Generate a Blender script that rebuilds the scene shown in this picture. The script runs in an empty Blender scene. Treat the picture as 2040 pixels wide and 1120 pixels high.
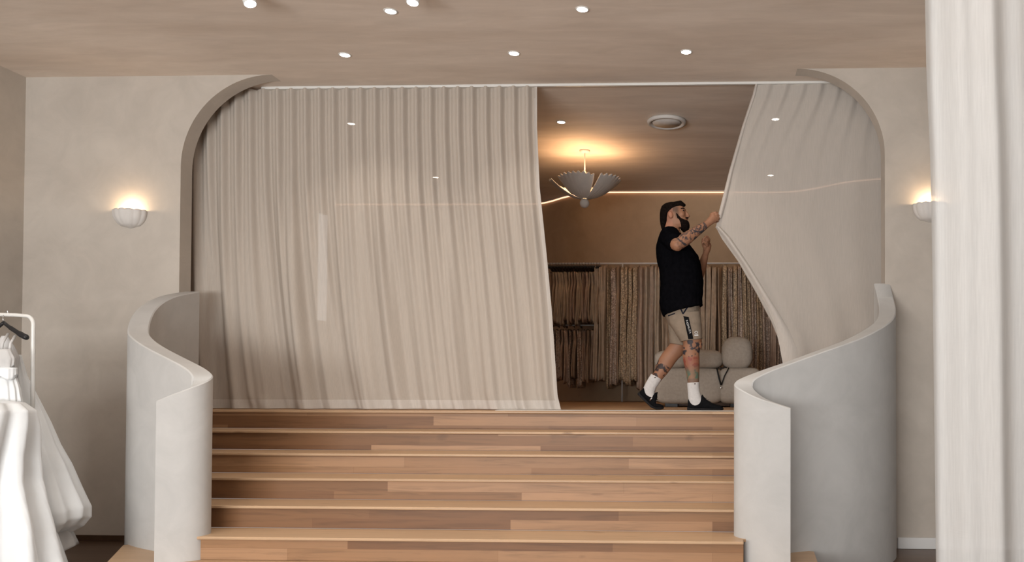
import bpy, bmesh, math, random
from math import sin, cos, pi, radians, sqrt
from mathutils import Vector, Matrix, noise
from mathutils.bvhtree import BVHTree
random.seed(7)
sc = bpy.context.scene
COL = sc.collection

# ------------------------------------------------------------------ camera
FPX, PX0, PY0 = 1600.0, 1364.0, 738.0
K = 0.945
EYE = Vector((0.0, 0.0, 1.325))
CROT = (Matrix.Rotation(radians(2.0), 3, 'Z') @ Matrix.Rotation(radians(91.0), 3, 'X') @ Matrix.Rotation(radians(0.15), 3, 'Z'))
cd = bpy.data.cameras.new('camera'); cam = bpy.data.objects.new('camera', cd); COL.objects.link(cam)
cam.location = EYE; cam.rotation_euler = CROT.to_euler()
cd.sensor_width = 36.0; cd.lens = FPX / 2040 * 36; cd.clip_start = .05
cd.shift_x = (1020 - PX0) / 2040; cd.shift_y = (PY0 - 560) / 2040
sc.camera = cam
RT, UP, FW = CROT.col[0], CROT.col[1], -CROT.col[2]
def ray(px, py): return ((px - PX0) / FPX) * RT + ((PY0 - py) / FPX) * UP + FW
def atD(px, py, D): return EYE + ray(px, py) * D
def onY(px, py, Y):
    r = ray(px, py); return EYE + r * ((Y - EYE.y) / r.y)
def onZ(px, py, Z):
    r = ray(px, py); return EYE + r * ((Z - EYE.z) / r.z)

# ------------------------------------------------------------------ dimensions
RISE, GO = 0.1559, 0.3215
P = 7 * RISE                      # upper floor level
CEIL = 4.018
YE = 6.83                         # edge of upper floor and face of the arch wall
WT = 0.155
YC = 7.12                         # curtain line
YM = 7.30                         # standing person

# ------------------------------------------------------------------ world, view, daylight
w = bpy.data.worlds.new('world'); sc.world = w; w.use_nodes = True
w.node_tree.nodes['Background'].inputs[0].default_value = (0.95, 0.97, 1.0, 1)
w.node_tree.nodes['Background'].inputs[1].default_value = 0.6
vs = sc.view_settings
sc.display_settings.display_device = 'sRGB'
vs.view_transform = 'Standard'; vs.look = 'None'; vs.gamma = 1; vs.use_curve_mapping = False
vs.exposure = -0.08
def area(name, loc, rot, sx, sy, e, col):
    l = bpy.data.lights.new(name, 'AREA'); l.shape = 'RECTANGLE'; l.size = sx; l.size_y = sy; l.energy = e; l.color = col
    o = bpy.data.objects.new(name, l); COL.objects.link(o); o.location = loc; o.rotation_euler = rot; return o
area('added_daylight_rear', (-1.9, -3.25, 2.4), (radians(88), 0, 0), 7.4, 2.6, 122, (0.96, 0.98, 1.0))  # daylight lamp added outside the unseen rear opening
area('added_ceiling_fill', (-3.6, -3.3, 1.1), (radians(132), 0, 0), 6.0, 1.6, 860, (0.97, 0.975, 0.97))  # added fill, aimed upward to brighten the front ceiling
area('added_daylight_side', (4.05, 2.6, 2.0), (radians(90), 0, radians(90)), 4.4, 3.0, 25, (0.93, 0.97, 1.0))  # weak daylight lamp added outside the unseen right opening

# ------------------------------------------------------------------ material helpers
MATS = {}
def newmat(name):
    m = bpy.data.materials.new(name); m.use_nodes = True; nt = m.node_tree; nt.nodes.clear()
    out = nt.nodes.new('ShaderNodeOutputMaterial'); return m, nt, out
def bsdf(nt, out, rough=.6, spec=.3, **kw):
    b = nt.nodes.new('ShaderNodeBsdfPrincipled'); b.inputs['Roughness'].default_value = rough
    b.inputs['Specular IOR Level'].default_value = spec
    for k, v in kw.items(): b.inputs[k.replace('_', ' ')].default_value = v
    nt.links.new(b.outputs[0], out.inputs[0]); return b
def c4(c): return (c[0], c[1], c[2], 1)
def coords(nt, scale=(1, 1, 1)):
    t = nt.nodes.new('ShaderNodeTexCoord'); m = nt.nodes.new('ShaderNodeMapping'); m.inputs['Scale'].default_value = scale
    nt.links.new(t.outputs['Object'], m.inputs[0]); return m.outputs[0]
def ntex(nt, vec, scale, detail=4, rough=.55, dist=0):
    n = nt.nodes.new('ShaderNodeTexNoise'); n.inputs['Scale'].default_value = scale; n.inputs['Detail'].default_value = detail
    n.inputs['Roughness'].default_value = rough; n.inputs['Distortion'].default_value = dist
    nt.links.new(vec, n.inputs[0]); return n.outputs[0]
def ramp(nt, fac, stops):
    r = nt.nodes.new('ShaderNodeValToRGB'); nt.links.new(fac, r.inputs[0])
    e = r.color_ramp.elements
    while len(e) < len(stops): e.new(.5)
    for i, (p_, c) in enumerate(stops): e[i].position = p_; e[i].color = c4(c)
    return r.outputs[0]
def mixc(nt, fac, a, b, mode='MIX'):
    m = nt.nodes.new('ShaderNodeMix'); m.data_type = 'RGBA'; m.blend_type = mode
    for s, v in ((0, fac), (6, a), (7, b)):
        if isinstance(v, (int, float)): m.inputs[s].default_value = v
        elif isinstance(v, tuple): m.inputs[s].default_value = c4(v)
        else: nt.links.new(v, m.inputs[s])
    return m.outputs[2]
def bump(nt, b, h, strength=.2, dist=.01):
    n = nt.nodes.new('ShaderNodeBump'); n.inputs['Strength'].default_value = strength; n.inputs['Distance'].default_value = dist
    nt.links.new(h, n.inputs['Height']); nt.links.new(n.outputs[0], b.inputs['Normal'])
def simple(name, col, rough=.6, spec=.3, var=.06, scale=8, bmp=0.0, **kw):
    m, nt, out = newmat(name); b = bsdf(nt, out, rough, spec, **kw)
    v = coords(nt); n = ntex(nt, v, scale)
    lo = tuple(max(0, x * (1 - var)) for x in col); hi = tuple(x * (1 + var) for x in col)
    nt.links.new(ramp(nt, n, [(.3, lo), (.7, hi)]), b.inputs['Base Color'])
    if bmp: bump(nt, b, n, bmp, .005)
    MATS[name] = m; return m
def plaster(name, a, b_, scale=(1, 1, 1)):
    m, nt, out = newmat(name); b = bsdf(nt, out, .75, .2)
    v = coords(nt, scale)
    n1 = ntex(nt, v, .9, 5, .6, .6); n2 = ntex(nt, v, 3.5, 6, .65, .8)
    c1 = ramp(nt, n1, [(.3, a), (.7, b_)])
    c2 = ramp(nt, n2, [(.3, (.93, .93, .93)), (.7, (1.05, 1.05, 1.05))])
    nt.links.new(mixc(nt, 1.0, c1, c2, 'MULTIPLY'), b.inputs['Base Color'])
    bump(nt, b, n2, .15, .01); MATS[name] = m; return m
def wood(name, cols, plank_h=.08, plank_w=1.5, rough=.45, grain=1.0):
    m, nt, out = newmat(name); b = bsdf(nt, out, rough, .35)
    t = nt.nodes.new('ShaderNodeTexCoord'); s = nt.nodes.new('ShaderNodeSeparateXYZ'); nt.links.new(t.outputs['Object'], s.inputs[0])
    ad = nt.nodes.new('ShaderNodeMath'); ad.operation = 'ADD'; nt.links.new(s.outputs[1], ad.inputs[0]); nt.links.new(s.outputs[2], ad.inputs[1])
    cb = nt.nodes.new('ShaderNodeCombineXYZ'); nt.links.new(s.outputs[0], cb.inputs[0]); nt.links.new(ad.outputs[0], cb.inputs[1])
    br = nt.nodes.new('ShaderNodeTexBrick'); nt.links.new(cb.outputs[0], br.inputs[0])
    br.inputs['Color1'].default_value = (0, 0, 0, 1); br.inputs['Color2'].default_value = (1, 1, 1, 1); br.inputs['Mortar'].default_value = (.15, .15, .15, 1)
    br.inputs['Scale'].default_value = 1; br.inputs['Mortar Size'].default_value = .0008; br.inputs['Brick Width'].default_value = plank_w
    br.inputs['Row Height'].default_value = plank_h; br.offset = .37; br.squash = .8; br.squash_frequency = 3
    base = ramp(nt, br.outputs[0], [(0, cols[0]), (.5, cols[1]), (1, cols[2])])
    mp = nt.nodes.new('ShaderNodeMapping'); mp.inputs['Scale'].default_value = (1.3, 22, 22); nt.links.new(t.outputs['Object'], mp.inputs[0])
    g = ntex(nt, mp.outputs[0], 1.6, 6, .6, .7)
    gr = ramp(nt, g, [(.25, (1 - .32 * grain,) * 3), (.5, (1, 1, 1)), (.8, (1.1, 1.08, 1.05))])
    c = mixc(nt, 1.0, base, gr, 'MULTIPLY')
    mp2 = nt.nodes.new('ShaderNodeMapping'); mp2.inputs['Scale'].default_value = (3.0, 9, 9); nt.links.new(t.outputs['Object'], mp2.inputs[0])
    kn = ntex(nt, mp2.outputs[0], 1.0, 2, .5)
    kf = ramp(nt, kn, [(.70, (0, 0, 0)), (.76, (.55, .55, .55))])
    c = mixc(nt, kf, c, (.12, .06, .03))
    nt.links.new(c, b.inputs['Base Color']); bump(nt, b, g, .08, .003)
    MATS[name] = m; return m
def sheer(name, col, transp=.12, transl=.3, gather=0.0):
    m, nt, out = newmat(name)
    v = coords(nt, (1, 1, 1)); th = coords(nt, (60, 60, 3)); n = ntex(nt, th, 3, 3); n2 = ntex(nt, coords(nt, (3, 3, 60)), 3, 2)
    colr = ramp(nt, n, [(.3, tuple(x * .95 for x in col)), (.7, tuple(x * 1.04 for x in col))])
    d = nt.nodes.new('ShaderNodeBsdfDiffuse'); tl = nt.nodes.new('ShaderNodeBsdfTranslucent'); tp = nt.nodes.new('ShaderNodeBsdfTransparent')
    nt.links.new(colr, d.inputs[0]); nt.links.new(colr, tl.inputs[0])
    bn = nt.nodes.new('ShaderNodeBump'); bn.inputs['Strength'].default_value = .12; bn.inputs['Distance'].default_value = .004
    nt.links.new(n2, bn.inputs['Height']); nt.links.new(bn.outputs[0], d.inputs['Normal'])
    m1 = nt.nodes.new('ShaderNodeMixShader'); m1.inputs[0].default_value = transl
    nt.links.new(d.outputs[0], m1.inputs[1]); nt.links.new(tl.outputs[0], m1.inputs[2])
    m2 = nt.nodes.new('ShaderNodeMixShader'); m2.inputs[0].default_value = transp
    nt.links.new(m1.outputs[0], m2.inputs[1]); nt.links.new(tp.outputs[0], m2.inputs[2])
    nt.links.new(m2.outputs[0], out.inputs[0]); MATS[name] = m; return m
def emis(name, col, s):
    m, nt, out = newmat(name); e = nt.nodes.new('ShaderNodeEmission'); e.inputs[0].default_value = c4(col); e.inputs[1].default_value = s
    nt.links.new(e.outputs[0], out.inputs[0]); MATS[name] = m; return m

plaster('plaster', (.44, .39, .34), (.51, .46, .405))
plaster('plaster_warm_lit', (.43, .295, .185), (.49, .345, .225))  # warm lamplight of the back room mixed into the wall tone
plaster('plaster_ceiling', (.58, .49, .415), (.71, .625, .55), (.5, 2.4, 1))
plaster('plaster_white', (.445, .435, .42), (.49, .48, .465))
simple('paint_white', (.66, .65, .64), .5, .3, .02)
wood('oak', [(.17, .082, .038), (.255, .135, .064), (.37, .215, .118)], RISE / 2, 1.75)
wood('oak_lit', [(.40, .26, .155), (.44, .29, .175), (.48, .325, .20)], .6, 2.6, .4, .5)  # same timber as the risers, light from above painted in as paler tone
wood('oak_floor', [(.42, .25, .13), (.48, .30, .165), (.54, .35, .20)], .14, 1.9)
wood('walnut_floor', [(.085, .048, .030), (.11, .064, .040), (.13, .08, .05)], .16, 1.8, .35)
sheer('sheer_linen', (.52, .46, .40), .06, .12)
sheer('sheer_linen_grey', (.50, .455, .41), .065, .12)
sheer('hem_cloth', (.62, .57, .52), .02, .2)
sheer('sheer_white', (.60, .59, .575), .12, .35)
simple('white_metal', (.66, .65, .62), .35, .5, .02)
simple('black_plastic', (.012, .011, .012), .4, .4, .2)
simple('black_cotton', (.0035, .0035, .0045), 1, 0, .25, 30)
simple('navy_trim', (.010, .012, .022), .8, .1, .2)
simple('black_knit', (.006, .006, .007), .9, .08, .3, 60, .3)
simple('black_rubber', (.014, .013, .014), .7, .15, .2)
simple('white_knit', (.55, .53, .52), .9, .1, .06, 50, .3)
simple('khaki', (.235, .185, .14), .85, .15, .10, 18, .3)
simple('khaki_seam', (.15, .115, .085), .9, .1, .1)
simple('print_white', (.62, .62, .62), .7, .2, .03)
simple('hair', (.007, .0045, .0035), .9, .05, .6, 60, .6)
simple('beard_hair', (.008, .005, .004), .9, .05, .5, 80, .8)
simple('eye', (.01, .008, .007), .2, .5, .1)
simple('boucle', (.37, .32, .27), .95, .1, .08, 40, .5)
simple('cord_black', (.012, .012, .012), .6, .3, .1)
simple('chrome', (.6, .6, .6), .25, .6, .02, Metallic=1.0)
simple('plaster_shade', (.56, .53, .50), .8, .2, .05, 14, .3)
simple('ceramic_white', (.62, .59, .56), .7, .25, .04, 14, .2)
simple('satin', (.67, .685, .69), .36, .45, .04, 4, .1, Sheen_Weight=.3)
simple('tulle_white', (.52, .51, .50), .8, .2, .06, 10, .2)
simple('dark_walnut', (.06, .03, .015), .5, .3, .2)
emis('lamp_glow', (1, .90, .78), 22)
emis('led_warm', (1, .58, .38), 1.9)
emis('bulb_warm', (1, .80, .55), 30)
emis('window_glow', (.95, .97, 1), 1.5)
GOWN = []
for i, (c, bm_) in enumerate([((.42, .31, .22), .2), ((.50, .39, .29), .2), ((.36, .25, .17), .3), ((.46, .33, .25), .15), ((.40, .30, .23), .4)]):
    GOWN.append(simple('gown_cloth_%d' % i, c, .6, .3, .14, 14, bm_))
def sequin(name, c, lo):
    m, nt, out = newmat(name); b = bsdf(nt, out, .3, .6)
    v = coords(nt); n = ntex(nt, v, 55, 3, .8)
    nt.links.new(ramp(nt, n, [(.42, lo), (.5, c), (.62, tuple(min(1, x * 1.8) for x in c))]), b.inputs['Base Color'])
    bump(nt, b, n, .7, .01); MATS[name] = m; return m
SEQ = [sequin('gown_sequin', (.46, .34, .22), (.20, .13, .08)), sequin('gown_lace', (.44, .34, .27), (.22, .14, .10))]

# ------------------------------------------------------------------ object helpers
def link(name, me, mat=None, parent=None, smooth=False):
    o = bpy.data.objects.new(name, me); COL.objects.link(o)
    if mat is not None:
        mats = mat if isinstance(mat, (list, tuple)) else [mat]
        for mm in mats: me.materials.append(MATS[mm] if isinstance(mm, str) else mm)
    if smooth: me.polygons.foreach_set('use_smooth', [True] * len(me.polygons))
    if parent is not None:
        o.parent = parent; o.matrix_parent_inverse = Matrix.Translation(-Vector(parent.location))
        if parent.type == 'EMPTY' and False: pass
    return o
def meshd(name, verts, faces):
    me = bpy.data.meshes.new(name); me.from_pydata([tuple(v) for v in verts], [], faces); me.update(); return me
def build(name, verts, faces, mat=None, parent=None, smooth=True):
    return link(name, meshd(name, verts, faces), mat, parent, smooth)
def empty(name, loc):
    o = bpy.data.objects.new(name, None); COL.objects.link(o); o.location = loc; o.empty_display_size = .1; return o
def tag(o, label=None, cat=None, group=None, kind=None):
    if label: o['label'] = label
    if cat: o['category'] = cat
    if group: o['group'] = group
    if kind: o['kind'] = kind
    return o
def struct(o): o['kind'] = 'structure'; return o
def fixn(o):
    bm = bmesh.new(); bm.from_mesh(o.data); bmesh.ops.recalc_face_normals(bm, faces=bm.faces); bm.to_mesh(o.data); bm.free(); return o
def bevel(o, wd, seg=2):
    m = o.modifiers.new('bevel', 'BEVEL'); m.width = wd; m.segments = seg; m.limit_method = 'ANGLE'; m.angle_limit = radians(40); return o
def box(name, a, b, mat, parent=None, bev=0):
    x0, y0, z0 = a; x1, y1, z1 = b
    v = [(x0, y0, z0), (x1, y0, z0), (x1, y1, z0), (x0, y1, z0), (x0, y0, z1), (x1, y0, z1), (x1, y1, z1), (x0, y1, z1)]
    f = [(3, 2, 1, 0), (4, 5, 6, 7), (0, 1, 5, 4), (1, 2, 6, 5), (2, 3, 7, 6), (3, 0, 4, 7)]
    o = build(name, v, f, mat, parent, False)
    if bev: bevel(o, bev)
    return o
def loftd(rings, cap=True, closed=True):
    n = len(rings[0]); v = [p for r in rings for p in r]; f = []
    for i in range(len(rings) - 1):
        for j in range(n if closed else n - 1):
            a = i * n + j; b = i * n + (j + 1) % n; f.append((a, b, b + n, a + n))
    if cap and closed:
        f.append(tuple(reversed(range(n)))); f.append(tuple(range((len(rings) - 1) * n, len(rings) * n)))
    return v, f
def catmull(pts, n=8):
    pts = [Vector(p) for p in pts]; q = [pts[0] * 2 - pts[1]] + pts + [pts[-1] * 2 - pts[-2]]; out = []
    for i in range(1, len(q) - 2):
        for k in range(n):
            t = k / n; a, b, c, d = q[i - 1], q[i], q[i + 1], q[i + 2]
            out.append(.5 * ((2 * b) + (c - a) * t + (2 * a - 5 * b + 4 * c - d) * t * t + (3 * b - a - 3 * c + d) * t ** 3))
    out.append(pts[-1]); return out
def tubed(path, rad, n=10):
    path = [Vector(p) for p in path]; rings = []
    if not isinstance(rad, (list, tuple)): rad = [rad] * len(path)
    prev = None
    for i, p_ in enumerate(path):
        t = (path[min(i + 1, len(path) - 1)] - path[max(i - 1, 0)]).normalized()
        if prev is None:
            ref = Vector((0, 0, 1)) if abs(t.z) < .9 else Vector((0, 1, 0)); a = t.cross(ref).normalized()
        else: a = (prev - t * prev.dot(t)).normalized()
        prev = a; b = t.cross(a)
        rings.append([p_ + (a * cos(2 * pi * j / n) + b * sin(2 * pi * j / n)) * rad[i] for j in range(n)])
    return loftd(rings)
def tube(name, path, rad, mat, parent=None, n=10):
    v, f = tubed(path, rad, n); return build(name, v, f, mat, parent)
def capsd(path, rad, n=12):
    """tapered limb with rounded ends"""
    path = [Vector(p) for p in path]; rad = list(rad)
    a = (path[0] - path[1]).normalized(); b = (path[-1] - path[-2]).normalized()
    pp = [path[0] + a * rad[0] * .95, path[0] + a * rad[0] * .6] + path + [path[-1] + b * rad[-1] * .6, path[-1] + b * rad[-1] * .95]
    rr = [rad[0] * .25, rad[0] * .8] + rad + [rad[-1] * .8, rad[-1] * .25]
    return tubed(pp, rr, n)
def lathed(prof, n=32, c=(0, 0, 0)):
    rings = [[(c[0] + r * cos(2 * pi * j / n), c[1] + r * sin(2 * pi * j / n), c[2] + z) for j in range(n)] for r, z in prof]
    return loftd(rings)
def join(parts):
    V, F = [], []
    for v, f in parts:
        o = len(V); V += [Vector(p) for p in v]; F += [tuple(i + o for i in q) for q in f]
    return V, F
def sphd(c, rx, ry, rz, nu=16, nv=10, rot=None):
    rings = []
    for i in range(nv + 1):
        ph = -pi / 2 + pi * i / nv; ph = max(-pi / 2 + .08, min(pi / 2 - .08, ph)); r = []
        for j in range(nu):
            p_ = Vector((rx * cos(ph) * cos(2 * pi * j / nu), ry * cos(ph) * sin(2 * pi * j / nu), rz * sin(ph)))
            if rot: p_ = rot @ p_
            r.append(Vector(c) + p_)
        rings.append(r)
    return loftd(rings)
def remesh(name, parts, voxel, mat, parent, smooth_it=2):
    V, F = join(parts); me = meshd(name, V, F)
    bm = bmesh.new(); bm.from_mesh(me); bmesh.ops.recalc_face_normals(bm, faces=bm.faces); bm.to_mesh(me); bm.free()
    t = bpy.data.objects.new('tmp', me); COL.objects.link(t)
    m = t.modifiers.new('r', 'REMESH'); m.mode = 'VOXEL'; m.voxel_size = voxel
    if smooth_it:
        s = t.modifiers.new('s', 'SMOOTH'); s.iterations = smooth_it; s.factor = .5
    dg = bpy.context.evaluated_depsgraph_get(); dg.update()
    me2 = bpy.data.meshes.new_from_object(t.evaluated_get(dg)); me2.materials.clear(); me2.name = name
    bpy.data.objects.remove(t)
    return link(name, me2, mat, parent, True)
def superbox(c, sx, sy, sz, e=4.0, nu=40, nv=24, wr=0, seed=0):
    """soft rounded block"""
    rings = []
    def sp(x, p_): return math.copysign(abs(x) ** p_, x)
    for i in range(nv + 1):
        ph = -pi / 2 + .04 + (pi - .08) * i / nv; r = []
        for j in range(nu):
            th = 2 * pi * j / nu
            q = Vector((sx * sp(cos(ph), 2 / e) * sp(cos(th), 2 / e), sy * sp(cos(ph), 2 / e) * sp(sin(th), 2 / e), sz * sp(sin(ph), 2 / e)))
            if wr: q *= 1 + wr * noise.noise(q * 9 + Vector((seed, 0, 0)))
            r.append(Vector(c) + q)
        rings.append(r)
    return loftd(rings)

# ------------------------------------------------------------------ room shell
XL = onY(357, 560, YE).x; XR = onY(1763, 500, YE).x
XWL = onY(45, 560, YE).x          # room's left corner
XWR = 3.4
def arch_wall(name, xe, xo, r):
    """piece of wall between room corner xo and opening edge xe; opening curves over to the ceiling"""
    s = 1 if xe > xo else -1
    out = [(xo, -.07), (xe, -.07)]
    for k in range(25):
        a = pi / 2 * k / 24
        out.append((xe + s * r * (1 - cos(a)), CEIL - r + r * sin(a)))
    out += [(xe + s * r, CEIL + .02), (xo, CEIL + .02)]
    n = len(out); v = [(x, YE, z) for x, z in out] + [(x, YE + WT, z) for x, z in out]
    f = [tuple(range(n)), tuple(reversed(range(n, 2 * n)))] + [(i, i + n, (i + 1) % n + n, (i + 1) % n) for i in range(n)]
    o = build(name, v, f, 'plaster', None, False); fixn(o)
    bm = bmesh.new(); bm.from_mesh(o.data); bmesh.ops.triangulate(bm, faces=[q for q in bm.faces if len(q.verts) > 4]); bm.to_mesh(o.data); bm.free()
    return struct(o)
arch_wall('wall_arch_left', XL, XWL - .1, .80)
arch_wall('wall_arch_right', XR, XWR + .1, .74)
FZ = -.05
struct(box('floor', (XWL - .1, -3.1, -.15), (XWR + .1, YE + .05, FZ), 'walnut_floor'))
BX0, BX1, BY1 = -8.6, 5.0, 12.3
struct(box('floor_upper', (BX0, YE + .006, P - .1), (BX1, BY1, P), 'oak_floor'))
struct(box('ceiling', (BX0 - .1, -3.1, CEIL), (BX1 + .1, BY1, CEIL + .1), 'plaster_ceiling'))
struct(box('wall_left', (XWL - .12, -3.1, -.07), (XWL, YE, CEIL), 'plaster'))
def wall_with_opening(name, axis, c, a0, a1, o0, o1, z0, z1, th, mat):
    bs = [((a0, o0), (-.07, CEIL)), ((o1, a1), (-.07, CEIL)), ((o0, o1), (-.07, z0)), ((o0, o1), (z1, CEIL))]
    parts = []
    for (p0, p1), (q0, q1) in bs:
        if axis == 'y': a, b = (p0, c, q0), (p1, c + th, q1)
        else: a, b = (c, p0, q0), (c + th, p1, q1)
        x0, y0, zz0 = a; x1, y1, zz1 = b
        parts.append(([(x0, y0, zz0), (x1, y0, zz0), (x1, y1, zz0), (x0, y1, zz0), (x0, y0, zz1), (x1, y0, zz1), (x1, y1, zz1), (x0, y1, zz1)],
                      [(3, 2, 1, 0), (4, 5, 6, 7), (0, 1, 5, 4), (1, 2, 6, 5), (2, 3, 7, 6), (3, 0, 4, 7)]))
    V, F = join(parts); return struct(build(name, V, F, mat, None, False))
wall_with_opening('wall_rear', 'y', -3.1, XWL - .1, XWR + .1, -5.7, 1.3, .5, 3.5, .12, 'plaster')
wall_with_opening('wall_right', 'x', XWR, -3.1, YE, .4, 4.8, .5, 3.5, .12, 'plaster')
def window_frame(name, axis, c, o0, o1, z0, z1, n):
    parts = []
    def bx(p0, p1, q0, q1):
        if axis == 'y': a, b = (p0, c, q0), (p1, c + .05, q1)
        else: a, b = (c, p0, q0), (c + .05, p1, q1)
        x0, y0, zz0 = a; x1, y1, zz1 = b
        parts.append(([(x0, y0, zz0), (x1, y0, zz0), (x1, y1, zz0), (x0, y1, zz0), (x0, y0, zz1), (x1, y0, zz1), (x1, y1, zz1), (x0, y1, zz1)],
                      [(3, 2, 1, 0), (4, 5, 6, 7), (0, 1, 5, 4), (1, 2, 6, 5), (2, 3, 7, 6), (3, 0, 4, 7)]))
    bx(o0, o1, z0, z0 + .06); bx(o0, o1, z1 - .06, z1)
    for k in range(n + 1):
        p_ = o0 + (o1 - o0 - .05) * k / n; bx(p_, p_ + .05, z0, z1)
    V, F = join(parts); return struct(build(name, V, F, 'paint_white', None, False))
window_frame('added_window_rear', 'y', -3.05, -5.7, 1.3, .5, 3.5, 4)  # unseen window behind the camera, added to bring in daylight
window_frame('added_window_side', 'x', XWR + .04, .4, 4.8, .5, 3.5, 3)  # unseen window in the right wall, added for daylight
struct(box('baseboard_right', (XR + .1, YE - .018, FZ), (XWR, YE + .01, .045), 'paint_white', None, .006))
struct(box('baseboard_left', (XWL, YE - .014, FZ), (XL - .1, YE + .01, .0), 'dark_walnut', None, .003))

# back room: curved rear wall, from its line at the ceiling
wp = [onZ(px, py, CEIL) for px, py in [(668, 405), (760, 405), (900, 405), (1040, 404.5), (1075, 403.5), (1098, 399), (1125, 391), (1160, 384), (1195, 381.5), (1240, 381), (1437, 381), (1540, 381), (1590, 378.5), (1640, 370), (1690, 360), (1757, 354), (1850, 350), (1990, 348)]]
bwp = catmull(wp, 6)
def wall_strip(name, pts, z0, z1, th, mat):
    v = []; f = []
    for p_ in pts:
        v += [(p_.x, p_.y, z0), (p_.x, p_.y, z1), (p_.x, p_.y + th, z1), (p_.x, p_.y + th, z0)]
    for i in range(len(pts) - 1):
        a = 4 * i; b = a + 4
        f += [(a, b, b + 1, a + 1), (a + 1, b + 1, b + 2, a + 2), (a + 2, b + 2, b + 3, a + 3), (a + 3, b + 3, b, a)]
    e = 4 * (len(pts) - 1); f += [(0, 1, 2, 3), (e + 3, e + 2, e + 1, e)]
    return build(name, v, f, mat, None, False)
struct(wall_strip('wall_back', bwp, P - .02, CEIL + .01, .12, 'plaster_warm_lit'))
cor = bwp[0]
bb = [Vector((p_.x, p_.y - .018, 0)) for p_ in bwp]
struct(wall_strip('baseboard_back', bb, P, P + .10, .02, 'plaster_warm_lit'))
# left side wall of the back room with a tall narrow window
sw0, sw1 = Vector((cor.x, cor.y)), Vector((-6.6, YE + WT))
def side_seg(name, t0, t1, z0, z1, mat, off=0, th=.1):
    d = (sw1 - sw0); n = Vector((d.y, -d.x)).normalized()
    if n.x < 0: n = -n                      # towards the room (+x)
    a = sw0 + d * t0 + n * off; b = sw0 + d * t1 + n * off; n = n * th
    v = [(a.x, a.y, z0), (b.x, b.y, z0), (b.x - n.x, b.y - n.y, z0), (a.x - n.x, a.y - n.y, z0), (a.x, a.y, z1), (b.x, b.y, z1), (b.x - n.x, b.y - n.y, z1), (a.x - n.x, a.y - n.y, z1)]
    return fixn(build(name, v, [(3, 2, 1, 0), (4, 5, 6, 7), (0, 1, 5, 4), (1, 2, 6, 5), (2, 3, 7, 6), (3, 0, 4, 7)], mat, None, False))
struct(side_seg('wall_back_left', 0, 1, P - .02, CEIL, 'plaster'))
struct(box('wall_back_right', (bwp[-1].x - .02, YE + WT, P - .02), (bwp[-1].x + .1, bwp[-1].y + .1, CEIL), 'plaster'))
# find t of pixel 632..652 along the side wall
def side_t(px):
    r = ray(px, 560); r2 = Vector((r.x, r.y)); d = sw1 - sw0
    # EYE + r2*s = sw0 + d*t
    det = r2.x * (-d.y) + d.x * r2.y
    b = sw0 - Vector((EYE.x, EYE.y)); s = (b.x * (-d.y) + d.x * b.y) / det
    q = Vector((EYE.x, EYE.y)) + r2 * s; return (q - sw0).dot(d) / d.length_squared, q
ta, qa = side_t(650); tb, qb = side_t(633)
def zat(px, py, y):
    return onY(px, py, y).z
wz1, wz0 = zat(640, 430, qa.y), zat(640, 640, qa.y)
win = side_seg('window_3', ta, tb, wz0, wz1, 'window_glow', .012, .01); struct(win)
fr = side_seg('window_frame', ta - .01, tb + .01, wz0 - .05, wz0 - .005, 'paint_white', .03, .03); fr.parent = win

# ------------------------------------------------------------------ curved balustrades
def pxspline(rows, n=8):
    pts = [atD(a, b, d * K) for a, b, d in rows]
    return pts
def balustrade(name, rows, label, th=.135):
    pts = pxspline(rows); pts[0].y = YE + .005
    c = catmull(pts, 10); rings = []
    def perp(i):
        t = c[min(i + 1, len(c) - 1)] - c[max(i - 1, 0)]; t.z = 0; t.normalize(); return Vector((-t.y, t.x, 0))
    N_ = [perp(i) if i else Vector((math.copysign(1, perp(0).x), 0, 0)) for i in range(len(c))]
    def side(h):
        q = [p_ + n * h for p_, n in zip(c, N_)]
        for it in range(24): q = [q[0]] + [(q[i - 1] + q[i] * 2 + q[i + 1]) / 4 for i in range(1, len(q) - 1)] + [q[-1]]
        return q
    r_ = .008; SA, SA2, SB2, SB = side(th / 2), side(th / 2 - r_), side(-th / 2 + r_), side(-th / 2)
    for i, p_ in enumerate(c):
        zt = p_.z; a, b, a2, b2 = SA[i], SB[i], SA2[i], SB2[i]
        rings.append([(a.x, a.y, -.05), (a.x, a.y, zt - r_), (a2.x, a2.y, zt), (b2.x, b2.y, zt), (b.x, b.y, zt - r_), (b.x, b.y, -.05)])
    v, f = loftd(rings); o = build(name, v, f, 'plaster_white', None, True); fixn(o)
    m = o.modifiers.new('es', 'EDGE_SPLIT'); m.split_angle = radians(35)
    tag(o, label, 'balustrade', 'curved balustrades beside the steps'); return c
LB = balustrade('balustrade', [(367, 578, 7.3), (328, 592, 7.02), (290, 617, 6.74), (274, 655, 6.38), (285, 676, 6.2), (320, 698, 6.04), (365, 720, 5.9), (396, 738, 5.80), (405, 755, 5.71), (371, 777, 5.63), (324, 798, 5.62)],
                'low white S-shaped plaster balustrade on the left side of the wooden steps')
RB = balustrade('balustrade', [(1752, 568, 7.3), (1766, 600, 7.05), (1768, 628, 6.78), (1747, 651, 6.53), (1698, 676, 6.3), (1634, 700, 6.13), (1556, 727, 5.98), (1500, 748, 5.85), (1480, 762, 5.75), (1488, 776, 5.67), (1520, 795, 5.60), (1575, 813, 5.57)],
                'low white S-shaped plaster balustrade on the right side of the wooden steps')
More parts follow.
